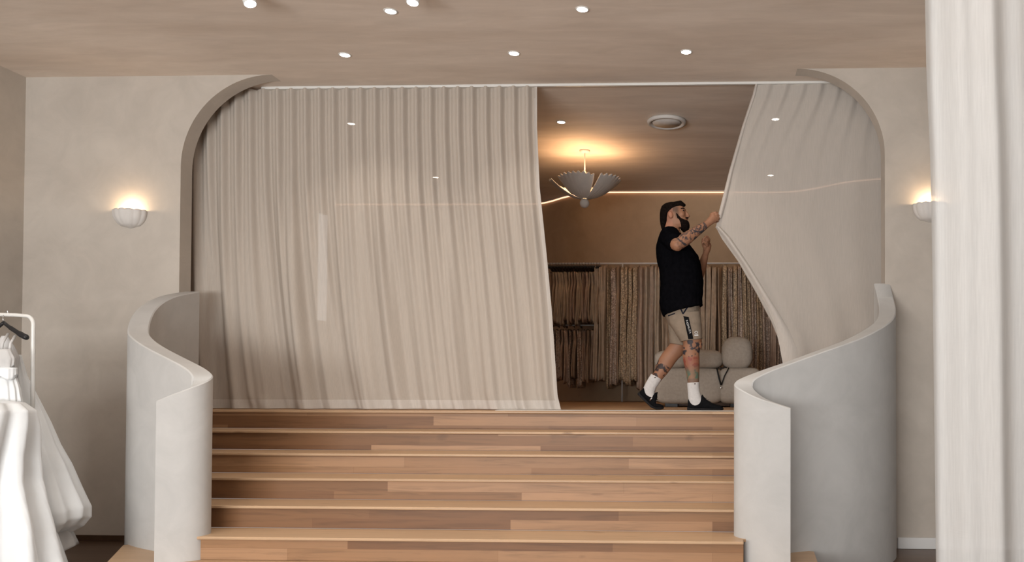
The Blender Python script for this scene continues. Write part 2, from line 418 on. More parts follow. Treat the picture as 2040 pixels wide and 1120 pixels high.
def bal_x(c, y):
    """x of the balustrade's centre line at depth y (first crossing from the wall)"""
    if y >= c[0].y: return c[0].x
    for i in range(len(c) - 1):
        a, b = c[i], c[i + 1]
        if (a.y - y) * (b.y - y) <= 0 and a.y != b.y:
            return a.x + (b.x - a.x) * (y - a.y) / (b.y - a.y)
    return None

# ------------------------------------------------------------------ steps
steps = tag(empty('staircase', (-1.6, YE, 0)), 'wide flight of honey-coloured timber steps between the curved white balustrades', 'stairs')
XLn = min(p_.x for p_ in LB[-40:]); inL = max(p_.x for p_ in LB); inR = min(p_.x for p_ in RB)
def slab(name, y0, y1, z0, z1, mat, n=6, xl=None, xr=None, bev=.004):
    ys = [y0 + (y1 - y0) * i / n for i in range(n + 1)]
    L = []; R = []
    for y in ys:
        a = bal_x(LB, y); b = bal_x(RB, y)
        L.append(min(a if a is not None else inL, xl if xl is not None else 9)); R.append(xr if xr is not None else (b if b is not None else inR))
    v = []; f = []
    for y, a, b in zip(ys, L, R): v += [(a, y, z0), (b, y, z0), (b, y, z1), (a, y, z1)]
    for i in range(n):
        q = 4 * i; r = q + 4
        f += [(q, q + 1, r + 1, r), (q + 1, q + 2, r + 2, r + 1), (q + 2, q + 3, r + 3, r + 2), (q + 3, q, r, r + 3)]
    e = 4 * n; f += [(3, 2, 1, 0), (e, e + 1, e + 2, e + 3)]
    o = build(name, v, f, mat, steps, False); fixn(o)
    if bev: bevel(o, bev)
    return o
TN = .020
slab('landing_nosing', YE - .022, YE + .006, P - TN, P + .0005, 'oak_lit', 2, bev=.005)
for k in range(1, 7):
    zt = P - k * RISE; yb = YE - (k - 1) * GO; yf = YE - k * GO
    xl = None
    if k == 5: xl = onY(403, 1068, yf).x
    if k < 6: slab('tread', yf - .022, yb + .0, zt - TN, zt, 'oak_lit', 8, xl=xl, xr=None, bev=.005)
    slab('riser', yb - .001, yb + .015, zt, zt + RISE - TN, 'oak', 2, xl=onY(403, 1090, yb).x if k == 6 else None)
zt = P - 6 * RISE
pl = [onZ(245, 1086, zt), onZ(213, 1120, zt)]
pr = [onZ(1622, 1099, zt), onZ(1630, 1122, zt)]
yf = YE - 6 * GO - .03
def prism(name, pts, z0, z1, mat, parent):
    n = len(pts); v = [(p_[0], p_[1], z0) for p_ in pts] + [(p_[0], p_[1], z1) for p_ in pts]
    f = [tuple(reversed(range(n))), tuple(range(n, 2 * n))] + [(i, (i + 1) % n, (i + 1) % n + n, i + n) for i in range(n)]
    o = build(name, v, f, mat, parent, False); fixn(o); bevel(o, .005); return o
prism('tread', [(pl[0].x + .03, pl[0].y + .02), (pl[0].x, pl[0].y), (pl[1].x, pl[1].y), (pl[1].x + .05, yf), (pr[1].x, yf), (pr[1].x, pr[1].y), (pr[0].x, pr[0].y), (pr[0].x - .08, pr[0].y + .05), (inR, YE - 5 * GO + .02), (inL, YE - 5 * GO + .02)], zt - TN, zt, 'oak_lit', steps)
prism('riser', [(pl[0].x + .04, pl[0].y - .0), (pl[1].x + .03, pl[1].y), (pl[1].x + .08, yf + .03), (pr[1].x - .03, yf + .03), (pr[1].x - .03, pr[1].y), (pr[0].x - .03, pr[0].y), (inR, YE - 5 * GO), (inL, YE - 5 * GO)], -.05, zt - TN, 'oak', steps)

# ------------------------------------------------------------------ curtain track and curtains
zt0 = CEIL - .012
ctr = box('curtain_track', (XL + .55, YC - .016, CEIL - .022), (XR - .35, YC + .016, CEIL), 'white_metal', None, .003)
tag(ctr, 'white ceiling curtain track running across the top of the arch', 'curtain track')
thr = box('floor_threshold', (-1.9, YE + .13, P), (.35, YE + .33, P + .004), 'white_metal', None, .001)
tag(thr, 'thin pale metal floor strip under the open gap in the curtains', 'floor strip')
def interp(tab, y):
    if y <= tab[0][0]: return tab[0][1]
    for (a, b), (c, d) in zip(tab, tab[1:]):
        if y <= c: return b + (d - b) * (y - a) / (c - a)
    return tab[-1][1]
def gridd(nu, nv, fn):
    v = [fn(i / (nu - 1), j / (nv - 1)) for j in range(nv) for i in range(nu)]
    f = [(j * nu + i, j * nu + i + 1, (j + 1) * nu + i + 1, (j + 1) * nu + i) for j in range(nv - 1) for i in range(nu - 1)]
    return v, f
def pz(z):   # image row of height z on curtain line (approx.)
    return 766 - (z - EYE.z) * FPX / (YC + .02)
def smooth01(t): t = max(0, min(1, t)); return t * t * (3 - 2 * t)
ztop, zbot = CEIL - .018, P + .006
redge = [(150, 1070), (250, 1070), (370, 1075), (440, 1082), (520, 1090), (620, 1099), (720, 1106), (790, 1111), (818, 1118)]
random.seed(11)
lowfold = [(random.uniform(5, 19), random.uniform(0, 6.28), random.uniform(.4, 1)) for _ in range(6)]
def left_curtain(u, v, off=0.0):
    z = ztop + (zbot - ztop) * v; y = pz(z)
    sw = 44 * max(0, (y - 330) / 488) ** 2.5
    le = 366 + sw * .5; re = interp(redge, y)
    # uneven gathering grows towards the floor
    g = smooth01((v - .12) / .75)
    uu = u + g * .012 * (noise.noise(Vector((u * 9, 3.3, v * .6)))) * sin(pi * u)
    bend = sw * (1 - .25 * cos(u * 9)) * sin(pi * min(1, u * 1.02)) * .35
    px = le + (re - le) * uu + bend
    ph = 2 * pi * 25.5 * u
    s = sin(ph) + .38 * sin(2 * ph)
    A = .022 * (1 - .72 * g)
    yy = A * s
    L = sum(a * sin(f_ * 6.283 * u + p_ + .9 * noise.noise(Vector((u * 4, f_, v * 1.2)))) for f_, p_, a in lowfold) / 2.6
    cre = noise.noise(Vector((u * 26, 7.1, v * 1.1))) + .5 * noise.noise(Vector((u * 55, 2.2, v * 1.5)))
    yy += g * (.046 * L + .034 * cre)
    pu = smooth01((v - .95) / .05)
    yy += pu * .035 * noise.noise(Vector((u * 24, 1.0, v * 9)))
    q = onY(px, y, YC)
    return Vector((q.x, YC + yy - .0 + off, z))
lc = tag(empty('curtain', (onY(740, 800, YC).x, YC, P)), 'wide pleated beige sheer curtain drawn across the left of the arch', 'curtain')
v, f = gridd(620, 110, left_curtain); build('curtain_cloth', v, f, 'sheer_linen', lc)
v, f = gridd(620, 4, lambda u, t: left_curtain(u, .972 + .028 * t, -.003)); build('hem', v, f, 'hem_cloth', lc)['label'] = 'paler doubled hem'
v, f = gridd(620, 4, lambda u, t: left_curtain(u, .002 + .033 * t, -.003)); build('heading_tape', v, f, 'sheer_linen', lc)
v, f = gridd(8, 110, lambda u, t: left_curtain(.9905 + .0095 * u, t, -.003)); build('side_hem', v, f, 'hem_cloth', lc)

ledge = [(150, 1507), (165, 1506), (190, 1499), (250, 1479), (340, 1453), (400, 1438), (440, 1429), (452, 1426), (475, 1438), (520, 1470), (585, 1507), (640, 1536), (690, 1557), (720, 1561), (760, 1566), (818, 1572)]
HY = 440
def right_curtain(u, v, off=0.0):
    z = ztop + (zbot - ztop) * v; y = pz(z)
    le = interp(ledge, y); re = 1800
    top = 1507 + (1800 - 1507) * u
    px = le + (re - le) * u ** (1.0 + .25 * smooth01(v * 4))
    g = math.exp(-max(0, y - 160) / 95)
    ph = 2 * pi * 8.5 * u + .6
    yy = .011 * g * (sin(ph) + .35 * sin(2 * ph))
    # folds radiating from the pulled point
    d = abs(y - 446) / 290.0
    yy += .006 * sin(38 * u ** .6 + 1.0) * math.exp(-u * 3.0) * min(1, d * 2) * (1 - .5 * g)
    yy += .010 * noise.noise(Vector((u * 5, 9, v * 1.5))) + .005 * smooth01((y - 200) / 300) * sin(u * 30 + 2 * v) * u
    yy += .02 * smooth01((y - 560) / 250) * sin(u * 19 + 1)
    # cloth drawn towards the person's hand
    pull = math.exp(-((px - 1428) / 110) ** 2 - ((y - 446) / 150) ** 2)
    q = onY(px, y, YC)
    return Vector((q.x, YC + yy + .02 * pull + off, z))
rc = tag(empty('curtain', (onY(1660, 800, YC).x, YC, P)), 'sheer curtain pulled taut sideways by the man at the right of the arch', 'curtain')
v, f = gridd(200, 170, right_curtain); build('curtain_cloth', v, f, 'sheer_linen_grey', rc)
v, f = gridd(200, 6, lambda u, t: right_curtain(u, .002 + .038 * t, -.003)); build('heading_tape', v, f, 'sheer_linen_grey', rc)
# rolled back selvedge
hl = [(158, 1507, 1512), (190, 1499, 1506), (250, 1479, 1486), (340, 1453, 1461), (400, 1438, 1447), (436, 1429, 1437)]
v = []; f = []
def ribbon(rows, nseg=7, bul=.018, base=-.006):
    V = []; F = []; rs = []
    for i in range(len(rows) - 1):
        for k in range(6):
            t = k / 6; rs.append([rows[i][m] + (rows[i + 1][m] - rows[i][m]) * t for m in range(3)])
    rs.append(list(rows[-1]))
    for (y, a, b) in rs:
        for j in range(nseg + 1):
            t = j / nseg; q = onY(a + (b - a) * t, y, YC + .015)
            V.append(Vector((q.x, YC + .012 + base - bul * sin(pi * t) , q.z)))
    n = nseg + 1
    for i in range(len(rs) - 1):
        for j in range(nseg): F.append((i * n + j, i * n + j + 1, (i + 1) * n + j + 1, (i + 1) * n + j))
    return V, F
v, f = ribbon(hl); o = build('edge_hem', v, f, 'hem_cloth', rc); o['label'] = 'white rolled leading edge above the hand'
hl2 = [(453, 1425, 1435), (475, 1443, 1456), (530, 1481, 1494), (590, 1516, 1532), (615, 1530, 1548), (655, 1545, 1573), (690, 1553, 1592), (735, 1561, 1604), (815, 1572, 1616)]
v, f = ribbon(hl2, 9, .03); o = build('edge_hem', v, f, 'hem_cloth', rc); o['label'] = 'white folded leading edge below the hand'

# near curtain at the right of the picture
YN = 2.45
def near_curtain(u, v):
    z = CEIL - .02 + (.02 - CEIL + .02) * v
    y = 766 - (z - EYE.z) * FPX / YN
    le = interp([(-900, 1846), (0, 1850), (150, 1853), (300, 1860), (420, 1863), (600, 1866), (1120, 1872), (1700, 1874)], y)
    x0 = onY(le, 560, YN).x
    x = x0 + (2.9 - x0) * u ** 1.1
    t = (x - x0)
    yy = .028 * sin(t * 62 + .8 * noise.noise(Vector((t * 3, 0, v * 2)))) * math.exp(-t * 2.5) + .045 * sin(t * 23 + 1.1 + .5 * v) + .02 * noise.noise(Vector((t * 18, 4, v * 1.4)))
    return Vector((x, YN + yy, z))
v, f = gridd(260, 60, near_curtain); nc = build('curtain', v, f, 'sheer_white'); tag(nc, 'pale sheer floor-length curtain hanging nearest, at the far right edge', 'curtain')
tag(box('curtain_track', (onY(1850, 560, YN).x, YN - .015, CEIL - .022), (2.95, YN + .015, CEIL), 'white_metal'), 'ceiling track above the nearest white curtain', 'curtain track')

# ------------------------------------------------------------------ downlights
def downlight(px, py, label, group, r=.038):
    q = onZ(px, py, CEIL)
    t = empty('downlight', (q.x, q.y, CEIL)); tag(t, label, 'ceiling light', group)
    v, f = lathed([(r + .012, 0), (r + .012, -.004), (r + .002, -.006), (r, -.001)], 28, (q.x, q.y, CEIL)); build('trim_ring', v, f, 'white_metal', t)
    v, f = lathed([(r, -.0045), (.001, -.0055)], 24, (q.x, q.y, CEIL)); build('lamp', v, f, 'lamp_glow', t)
    l = bpy.data.lights.new('downlight_beam', 'SPOT'); l.energy = 26 if q.y < YE else 9; l.color = (1, .88, .76) if q.y < YE else (1, .62, .34); l.spot_size = radians(100); l.spot_blend = .6; l.shadow_soft_size = .03
    lo = bpy.data.objects.new('downlight_beam', l); COL.objects.link(lo); lo.location = (q.x, q.y, CEIL - .02)
    return t
for px, py, lab in [(687, 109, 'left round downlight in the row nearest the arch'), (1024, 106, 'middle round downlight in the row nearest the arch'), (1367, 103, 'right round downlight in the row nearest the arch'),
                    (778, 22, 'left round downlight in the second row from the arch'), (1160, 18, 'right round downlight in the second row from the arch')]:
    downlight(px, py, lab, 'front ceiling downlights')
for px, py, lab in [(1118, 243, 'downlight in the rear ceiling above the scalloped chandelier'), (700, 246, 'brighter downlight showing through the left sheer curtain'), (868, 353, 'faint lower downlight showing through the left sheer curtain'),
                    (1545, 237, 'upper downlight showing through the right sheer curtain'), (1535, 349, 'lower downlight showing through the right sheer curtain')]:
    downlight(px, py, lab, 'rear ceiling downlights')
for i, y_ in enumerate((5.03, 4.28, 3.53, 2.78, 2.03, 1.28)):  # rows out of view, added to light steps and balustrade tops from overhead
    for x_ in ((-4.36, -2.99, -1.62, -.22, 1.15) if i % 2 == 0 else (-3.70, -2.32, -.94, .44)):
        t = tag(empty('downlight', (x_, y_, CEIL)), 'round recessed downlight added out of view for overhead light', 'ceiling light', 'front ceiling downlights, added unseen rows')
        v, f = lathed([(.050, 0), (.050, -.004), (.040, -.006), (.038, -.001)], 24, (x_, y_, CEIL)); build('trim_ring', v, f, 'white_metal', t)
        v, f = lathed([(.038, -.0045), (.001, -.0055)], 20, (x_, y_, CEIL)); build('lamp', v, f, 'lamp_glow', t)
        l = bpy.data.lights.new('downlight_beam', 'SPOT'); l.energy = 23; l.color = (1, .95, .90); l.spot_size = radians(120); l.spot_blend = .8; l.shadow_soft_size = .06
        lo = bpy.data.objects.new('downlight_beam', l); COL.objects.link(lo); lo.location = (x_, y_, CEIL - .02)
for px, py, tilt, lab in [(492, -4, .35, 'white cylinder spotlight on the ceiling, left one at the top edge'), (824, -8, 0.0, 'white cylinder spotlight on the ceiling, right one at the top edge')]:
    q = onZ(px, py - 22, CEIL); t = tag(empty('spotlight', (q.x, q.y, CEIL)), lab, 'ceiling light', 'surface spotlights')
    d = Vector((tilt, -.15, -1)).normalized(); a = q + Vector((0, 0, 0)); 
    tube('mount', [a, a + Vector((0, 0, -.03))], .02, 'white_metal', t)
    s = a + Vector((0, 0, -.03)); tube('can', [s, s + d * .10], .042, 'white_metal', t, 24)
    v, f = tubed([s + d * .1001, s + d * .102], .036, 24); build('lamp', v, f, 'lamp_glow', t)

# ------------------------------------------------------------------ air vent
q = onZ(1328, 240, CEIL); vt = tag(empty('air_vent', (q.x, q.y, CEIL)), 'round white air diffuser in the rear ceiling', 'air vent')
v, f = lathed([(.185, .0), (.20, -.012), (.195, -.035), (.175, -.040), (.160, -.030), (.150, -.004)], 48, (q.x, q.y, CEIL)); build('outer_ring', v, f, 'plaster_shade', vt)
v, f = lathed([(.12, -.004), (.145, -.022), (.140, -.034), (.001, -.037)], 48, (q.x, q.y, CEIL)); build('centre_disc', v, f, 'plaster_shade', vt)

# ------------------------------------------------------------------ LED line
def offs(p_, d): return Vector((p_.x, p_.y - d, CEIL - .028))
v = []; f = []
led = tag(empty('light_strip', (bwp[60].x, bwp[60].y, CEIL)), 'thin warm LED line along the top of the curved rear wall', 'light strip')
pts = bwp
def strip(name, y0, y1, z0, z1, mat):
    v = []; f = []
    for p_ in pts: v += [(p_.x, p_.y - y0, z0), (p_.x, p_.y - y1, z0), (p_.x, p_.y - y1, z1), (p_.x, p_.y - y0, z1)]
    for i in range(len(pts) - 1):
        a = 4 * i; b = a + 4
        for j in range(4): f.append((a + j, a + (j + 1) % 4, b + (j + 1) % 4, b + j))
    return fixn(build(name, v, f, mat, led, False))
strip('channel', .001, .05, CEIL - .012, CEIL, 'plaster_ceiling')
strip('diffuser', .002, .022, CEIL - .026, CEIL - .012, 'led_warm')

# ------------------------------------------------------------------ chandelier
qc = onZ(1165, 300, CEIL); cx, cy = qc.x, qc.y
D_c = cy; pxm = FPX / (cy + .04 * abs(cx) * 0)
zr = lambda py: onY(1165, py, cy).z
ch = tag(empty('chandelier', (cx, cy, CEIL)), 'plaster chandelier of fluted clam-shell petals with a hanging ball', 'chandelier')
v, f = lathed([(.06, 0), (.06, -.018), (.015, -.03)], 24, (cx, cy, CEIL)); build('canopy', v, f, 'ceramic_white', ch)
tube('rod', [(cx, cy, CEIL - .02), (cx, cy, zr(352))], .008, 'ceramic_white', ch)
for s in (-1, 1): tube('chain', [(cx, cy, zr(338)), (cx + s * .03, cy - .02, zr(350)), (cx + s * .05, cy, zr(372))], .006, 'ceramic_white', ch, 6)
zb, zt_ = zr(396), zr(349)
R_ = 72 / (FPX / cy)
def petal(az, half, rmax, lift, name='petal'):
    nu, nv = 49, 16; V = []; F = []
    for side in (0, 1):
        for j in range(nv):
            for i in range(nu):
                u = -1 + 2 * i / (nu - 1); t = j / (nv - 1)
                lim = 1 - .07 * abs(u) ** 2.2
                tt = t * lim
                fl = .015 * t * cos(u * 26) 
                r = .03 + (rmax - .03) * tt ** .72
                z = zb + .0 + (zt_ - zb) * lift * (tt ** 1.35) + fl * .6
                a = az + half * u * (1 - .12 * t)
                r += fl * .7 - side * .006
                V.append(Vector((cx + r * cos(a), cy + r * sin(a), z + side * .006)))
    n = nu * nv
    for s in (0, 1):
        for j in range(nv - 1):
            for i in range(nu - 1):
                a = s * n + j * nu + i; q_ = (a, a + 1, a + nu + 1, a + nu); F.append(q_ if s == 0 else tuple(reversed(q_)))
    for j in range(nv - 1):
        for i in (0, nu - 1):
            a = j * nu + i; F.append((a, a + nu, a + nu + n, a + n))
    for i in range(nu - 1):
        a = (nv - 1) * nu + i; F.append((a, a + 1, a + 1 + n, a + n))
    return fixn(build(name, V, F, 'plaster_shade', ch))
petal(radians(-102), radians(45), R_ * .86, .80)
petal(radians(-14), radians(46), R_ * 1.0, .80)
petal(radians(170), radians(40), R_ * .98, .74)
petal(radians(78), radians(44), R_ * .9, .8)
v, f = sphd((cx, cy, zr(405)), .055, .055, .055, 24, 16); build('ball', v, f, 'plaster_shade', ch)
for dx, dy in [(.06, .02), (.20, .02), (-.14, .06), (-.02, -.1)]:
    v, f = sphd((cx + dx, cy + dy, zr(356)), .028, .028, .016, 12, 8); build('bulb', v, f, 'bulb_warm', ch)
for a_ in (20, 140, 260):
    l = bpy.data.lights.new('chandelier_light', 'POINT'); l.energy = 5.4; l.color = (1, .58, .28); l.shadow_soft_size = .09
    lo = bpy.data.objects.new('chandelier_light', l); COL.objects.link(lo); lo.location = (cx + .22 * cos(radians(a_)), cy + .22 * sin(radians(a_)), zr(350))

# ------------------------------------------------------------------ wall sconces
def sconce(px, pytop, label):
    q = onY(px, pytop, YE); s = tag(empty('wall_sconce', (q.x, YE, q.z)), label, 'wall light', 'fluted bowl wall lights')
    R, H = .142, .148; nu, nv = 61, 16; V = []; F = []
    for side in (0, 1):
        for j in range(nv):
            t = j / (nv - 1)
            for i in range(nu):
                a = pi + pi * i / (nu - 1)
                prof = (1 - (t * .985) ** 2.3) ** .5
                fl = 1 + .05 * abs(sin(i / (nu - 1) * pi * 7.0)) * (1 - .3 * t)
                r = (R * prof) * fl - side * .006
                r = max(r * min(1, (1 - t) * 8 + .02), .0015)
                zz = q.z - H * t + (.006 * abs(sin(i / (nu - 1) * pi * 7)) if t < .06 else 0)
                V.append(Vector((q.x + r * cos(a), YE - .0 + r * .85 * sin(a), zz + side * .004)))
    n = nu * nv
    for sd in (0, 1):
        for j in range(nv - 1):
            for i in range(nu - 1):
                a = sd * n + j * nu + i; F.append((a, a + 1, a + nu + 1, a + nu))
    for i in range(nu - 1): F.append((i, i + 1, i + 1 + n, i + n))
    fixn(build('bowl', V, F, 'ceramic_white', s))
    v, f = sphd((q.x, YE - .055, q.z - .035), .022, .022, .022, 12, 8); build('bulb', v, f, 'bulb_warm', s)
    l = bpy.data.lights.new('sconce_light', 'POINT'); l.energy = 3.2; l.color = (1, .72, .45); l.shadow_soft_size = .03
    lo = bpy.data.objects.new('sconce_light', l); COL.objects.link(lo); lo.location = (q.x, YE - .06, q.z + .015)
sconce(262, 422, 'fluted white bowl wall light, left of the arch')
sconce(1852, 409, 'fluted white bowl wall light partly behind the near curtain, right of the arch')

# ------------------------------------------------------------------ gown rail along the rear wall
YR = 10.62
def X_(px): return onY(px, 600, YR).x
def Z_(py, px=1250): return onY(px, py, YR).z
rail = tag(empty('clothes_rail', (X_(1240), YR, P)), 'long metal clothes rail along the rear wall full of gowns', 'clothes rail')
zrail = Z_(525)
tube('rail', [(X_(1070), YR, zrail), (X_(1600), YR, zrail)], .012, 'ceramic_white', rail)
for px in (1072, 1240, 1405, 1598): tube('post', [(X_(px), YR, P), (X_(px), YR, zrail)], .011, 'ceramic_white', rail)
tube('lower_rail', [(X_(1090), YR + .02, Z_(648)), (X_(1190), YR + .02, Z_(648))], .010, 'ceramic_white', rail)
def gown(px, ytop, ybot, wpx, mat, label, group, seed, flare=.25, dep=.21, yoff=0):
    rnd = random.Random(seed); zt, zb_ = Z_(ytop), max(Z_(ybot), P + .02)
    xc = X_(px); hw = wpx / 2 / (FPX / YR); nv, nu = 22, 28; rings = []
    ph = rnd.uniform(0, 6)
    for j in range(nv):
        t = j / (nv - 1); z = zt + (zb_ - zt) * t
        sh = min(1, (t + .02) / .05) ** .5
        r = []
        for i in range(nu):
            a = 2 * pi * i / nu
            k = 1 + (.10 + .18 * t) * sin(5 * a + ph + 2 * noise.noise(Vector((seed, a, t * 2)))) + .08 * noise.noise(Vector((a * 2, seed * 1.7, t * 5)))
            x = xc + hw * (.85 + flare * t) * cos(a) * k * (.55 + .45 * sh) + .006 * sin(t * 5 + ph)
            y = YR + yoff + dep * (.55 + .45 * sh) * (1 - .25 * math.exp(-((t - .25) / .1) ** 2) + .1 * t) * sin(a) * k
            r.append((x, y, z + (.02 * sin(a * 3 + ph) if j == nv - 1 else 0) - (0.05 * abs(sin(a)) if j == 0 else 0)))
        rings.append(r)
    v, f = loftd(rings); o = build('gown', v, f, mat); tag(o, label, 'dress', group); return o
def hanger(px, pytop, label, group):
    """black hanger: hook, neck and sloping shoulders running front to back"""
    x = X_(px); z = zrail
    t = tag(empty('clothes_hanger', (x, YR, z)), label, 'hanger', group)
    tube('hook', [(x, YR + .014, z + .0), (x, YR + .010, z + .012), (x, YR - .008, z + .014), (x, YR - .016, z + .004), (x, YR, z - .03), (x, YR, z - .05)], .0022, 'black_plastic', t, 6)
    tube('hanger_arms', [(x - .014, YR - .24, z - .088), (x, YR - .12, z - .062), (x + .004, YR, z - .045), (x, YR + .12, z - .062), (x + .012, YR + .24, z - .088)], [.013, .021, .024, .021, .013], 'black_plastic', t, 8)
rr = random.Random(4)
px = 1092; k = 0
while px < 1192:      # short dresses on black hangers, upper rail
    wd = rr.uniform(6, 9)
    gown(px + wd / 2, 541, rr.uniform(636, 650), wd, GOWN[rr.choice([0, 1, 1, 3])], 'short tan dress hanging from a black hanger at the left end of the rail', 'short dresses on black hangers', 100 + k, .1)
    hanger(px + wd / 2, 530, 'black plastic hanger carrying a short tan dress', 'black hangers on the rail')
    px += wd * .82; k += 1
px = 1093
while px < 1190:      # lower row
    wd = rr.uniform(8, 12)
    gown(px + wd / 2, 655, rr.uniform(752, 772), wd, rr.choice([GOWN[2], GOWN[3], SEQ[1], GOWN[4]]), 'brownish skirt hanging on the lower rail below the short dresses', 'skirts on the lower rail', 200 + k, .15, .2, .02)
    px += wd * .9; k += 1
px = 1186
while px < 1592:
    wd = rr.uniform(8, 17)
    c = px + wd / 2
    if c < 1212: m_, lab, grp = GOWN[1], 'plain pale satin gown hanging beside the black hangers', 'plain satin gowns'
    elif c < 1272: m_, lab, grp = rr.choice([SEQ[0], SEQ[0], SEQ[1], GOWN[2]]), 'glittering bronze gown hanging on the middle of the rail', 'glittering gowns mid rail'
    elif c < 1318: m_, lab, grp = rr.choice([GOWN[3], GOWN[4], GOWN[1]]), 'dusky plain gown hanging on the rail just left of the man', 'dusky gowns left of the man'
    elif c < 1400: m_, lab, grp = rr.choice([GOWN[0], GOWN[2], SEQ[1]]), 'long gown hanging on the rail directly behind the man', 'gowns behind the man'
    elif c < 1436: m_, lab, grp = rr.choice([GOWN[2], GOWN[0]]), 'narrow brown gown hanging on the rail just right of the man', 'brown gowns right of the man'
    else: m_, lab, grp = rr.choice([SEQ[1], SEQ[1], GOWN[3], GOWN[0], SEQ[0]]), 'lace gown hanging on the rail above the cream armchair', 'lace gowns at the right end'
    if m_ is SEQ[0]: kind_ = 'glittering bronze sequinned gown'
    elif m_ is SEQ[1]: kind_ = 'mottled lace gown'
    elif m_ is GOWN[1]: kind_ = 'plain pale champagne gown'
    elif m_ is GOWN[2]: kind_ = 'plain dark brown gown'
    elif m_ is GOWN[4]: kind_ = 'crinkled taupe gown'
    else: kind_ = 'plain tan gown'
    where_ = [(1212, 'beside the black hangers', 'left'), (1245, 'left of the thin rail post, mid rail', 'mid'), (1272, 'right of the thin rail post, mid rail', 'mid post'), (1318, 'just left of the man', 'left of man'), (1400, 'directly behind the man', 'behind man'), (1436, 'just right of the man', 'right of man'), (1505, 'above the cream armchair', 'above armchair'), (2000, 'behind the edge of the pulled curtain', 'right end')]
    for lim_, ph_, g_ in where_:
        if c < lim_: lab = kind_ + ' on the rear rail ' + ph_; grp = kind_ + 's, ' + g_; break
    gown(c, rr.uniform(527, 533), rr.uniform(755, 785), wd, m_, lab, grp, 300 + k, rr.uniform(.05, .35), rr.uniform(.16, .24))
    px += wd * .74; k += 1

# ------------------------------------------------------------------ armchair seen from behind
YS = 8.2
def S(px, py, dy=0): q = onY(px, py, YS); return Vector((q.x, q.y + dy, q.z))
sofa = tag(empty('armchair', (S(1410, 800).x, YS + .4, P)), 'cream upholstered lounge chair with puffy cushions, seen from behind', 'armchair')
mpp = YS / FPX
def blk(name, x0, x1, y0, y1, dy0, dy1, e, seed=0, wr=.0, mat='boucle'):
    a, b = S(x0, y0), S(x1, y1)
    v, f = superbox(((a.x + b.x) / 2, YS + (dy0 + dy1) / 2, (a.z + b.z) / 2), abs(b.x - a.x) / 2, (dy1 - dy0) / 2, abs(a.z - b.z) / 2, e, 56, 36, wr, seed)
    return build(name, v, f, mat, sofa)
blk('back_cushion', 1303, 1442, 732, 806, 0, .34, 5.5, 1)
blk('back_cushion', 1432, 1518, 732, 806, 0, .34, 5.5, 2)
blk('seat_cushion', 1300, 1520, 752, 806, .28, .95, 5, 3)
blk('top_cushion', 1302, 1372, 697, 735, .0, .30, 3.0, 4, .03)
blk('top_cushion', 1366, 1441, 696, 735, .0, .30, 3.0, 5, .03)
blk('head_cushion', 1437, 1501, 669.5, 737, .0, .26, 2.7, 6, .03)
c = S(1437, 733)
ring = [S(1433, 728, -.02), S(1429, 736, -.02), S(1432, 752, -.016), S(1436, 768, -.012)]
tube('strap', [S(1428, 733, -.0), S(1432, 752, -.012), S(1436.5, 768, -.012)], .0085, 'cord_black', sofa, 8)
tube('strap', [S(1452, 733, -.0), S(1443, 750, -.012), S(1437, 768, -.012)], .0065, 'cord_black', sofa, 8)
tube('strap', [S(1431, 733, -.012), S(1437, 735, -.02), S(1442, 731, -.022), S(1448, 733, -.012)], .006, 'cord_black', sofa, 8)
v, f = sphd(S(1436, 773, -.014), .012, .008, .012, 12, 8); build('strap_ring', v, f, 'chrome', sofa)
for x0, x1 in ((1324, 1350), (1455, 1476)):
    a, b = S(x0, 805), S(x1, 805); box('foot', (a.x, YS + .06, P), (b.x, YS + .16, P + .055), 'black_plastic', sofa, .004)
    box('foot', (a.x, YS + .75, P), (b.x, YS + .85, P + .055), 'black_plastic', sofa, .004)
a, b = S(1350, 800), S(1455, 800); box('plinth', (a.x, YS + .1, P + .012), (b.x, YS + .13, P + .05), 'dark_walnut', sofa, .002)
# low dark tray table edge seen beside the chair, behind the shoe
a, b = S(1425, 800), S(1490, 800)

# ------------------------------------------------------------------ wedding gowns on the white rail, far left
YG = 5.1
def G(px, py, dy=0): q = onY(px, py, YG); return Vector((q.x, q.y + dy, q.z))
gr = tag(empty('garment_rack', (G(40, 1100).x, YG + .12, 0)), 'white tubular garment rack with rounded corner at the far left', 'clothes rail')
path = [G(-230, 622, .1), G(-30, 624, .1), G(20, 626.5, .1), G(31, 628, .1), G(37, 633, .1), G(40.5, 641, .1), G(40.5, 655, .1)]
pb = G(40.5, 900, .1); path = catmull(path[:3], 2)[:-1] + catmull(path[2:], 5) + [Vector((pb.x, pb.y, .03))]
tube('frame', path, .0125, 'white_metal', gr, 14)
tube('base_foot', [(pb.x, pb.y - .25, .025), (pb.x, pb.y + .25, .025)], .0125, 'white_metal', gr, 12)
pb2 = G(-230, 900, .1); tube('post', [(pb2.x, pb2.y, .03), (pb2.x, pb2.y, G(-230, 622).z)], .0125, 'white_metal', gr, 12)
tube('base_foot', [(pb2.x, pb2.y - .25, .025), (pb2.x, pb2.y + .25, .025)], .0125, 'white_metal', gr, 12)
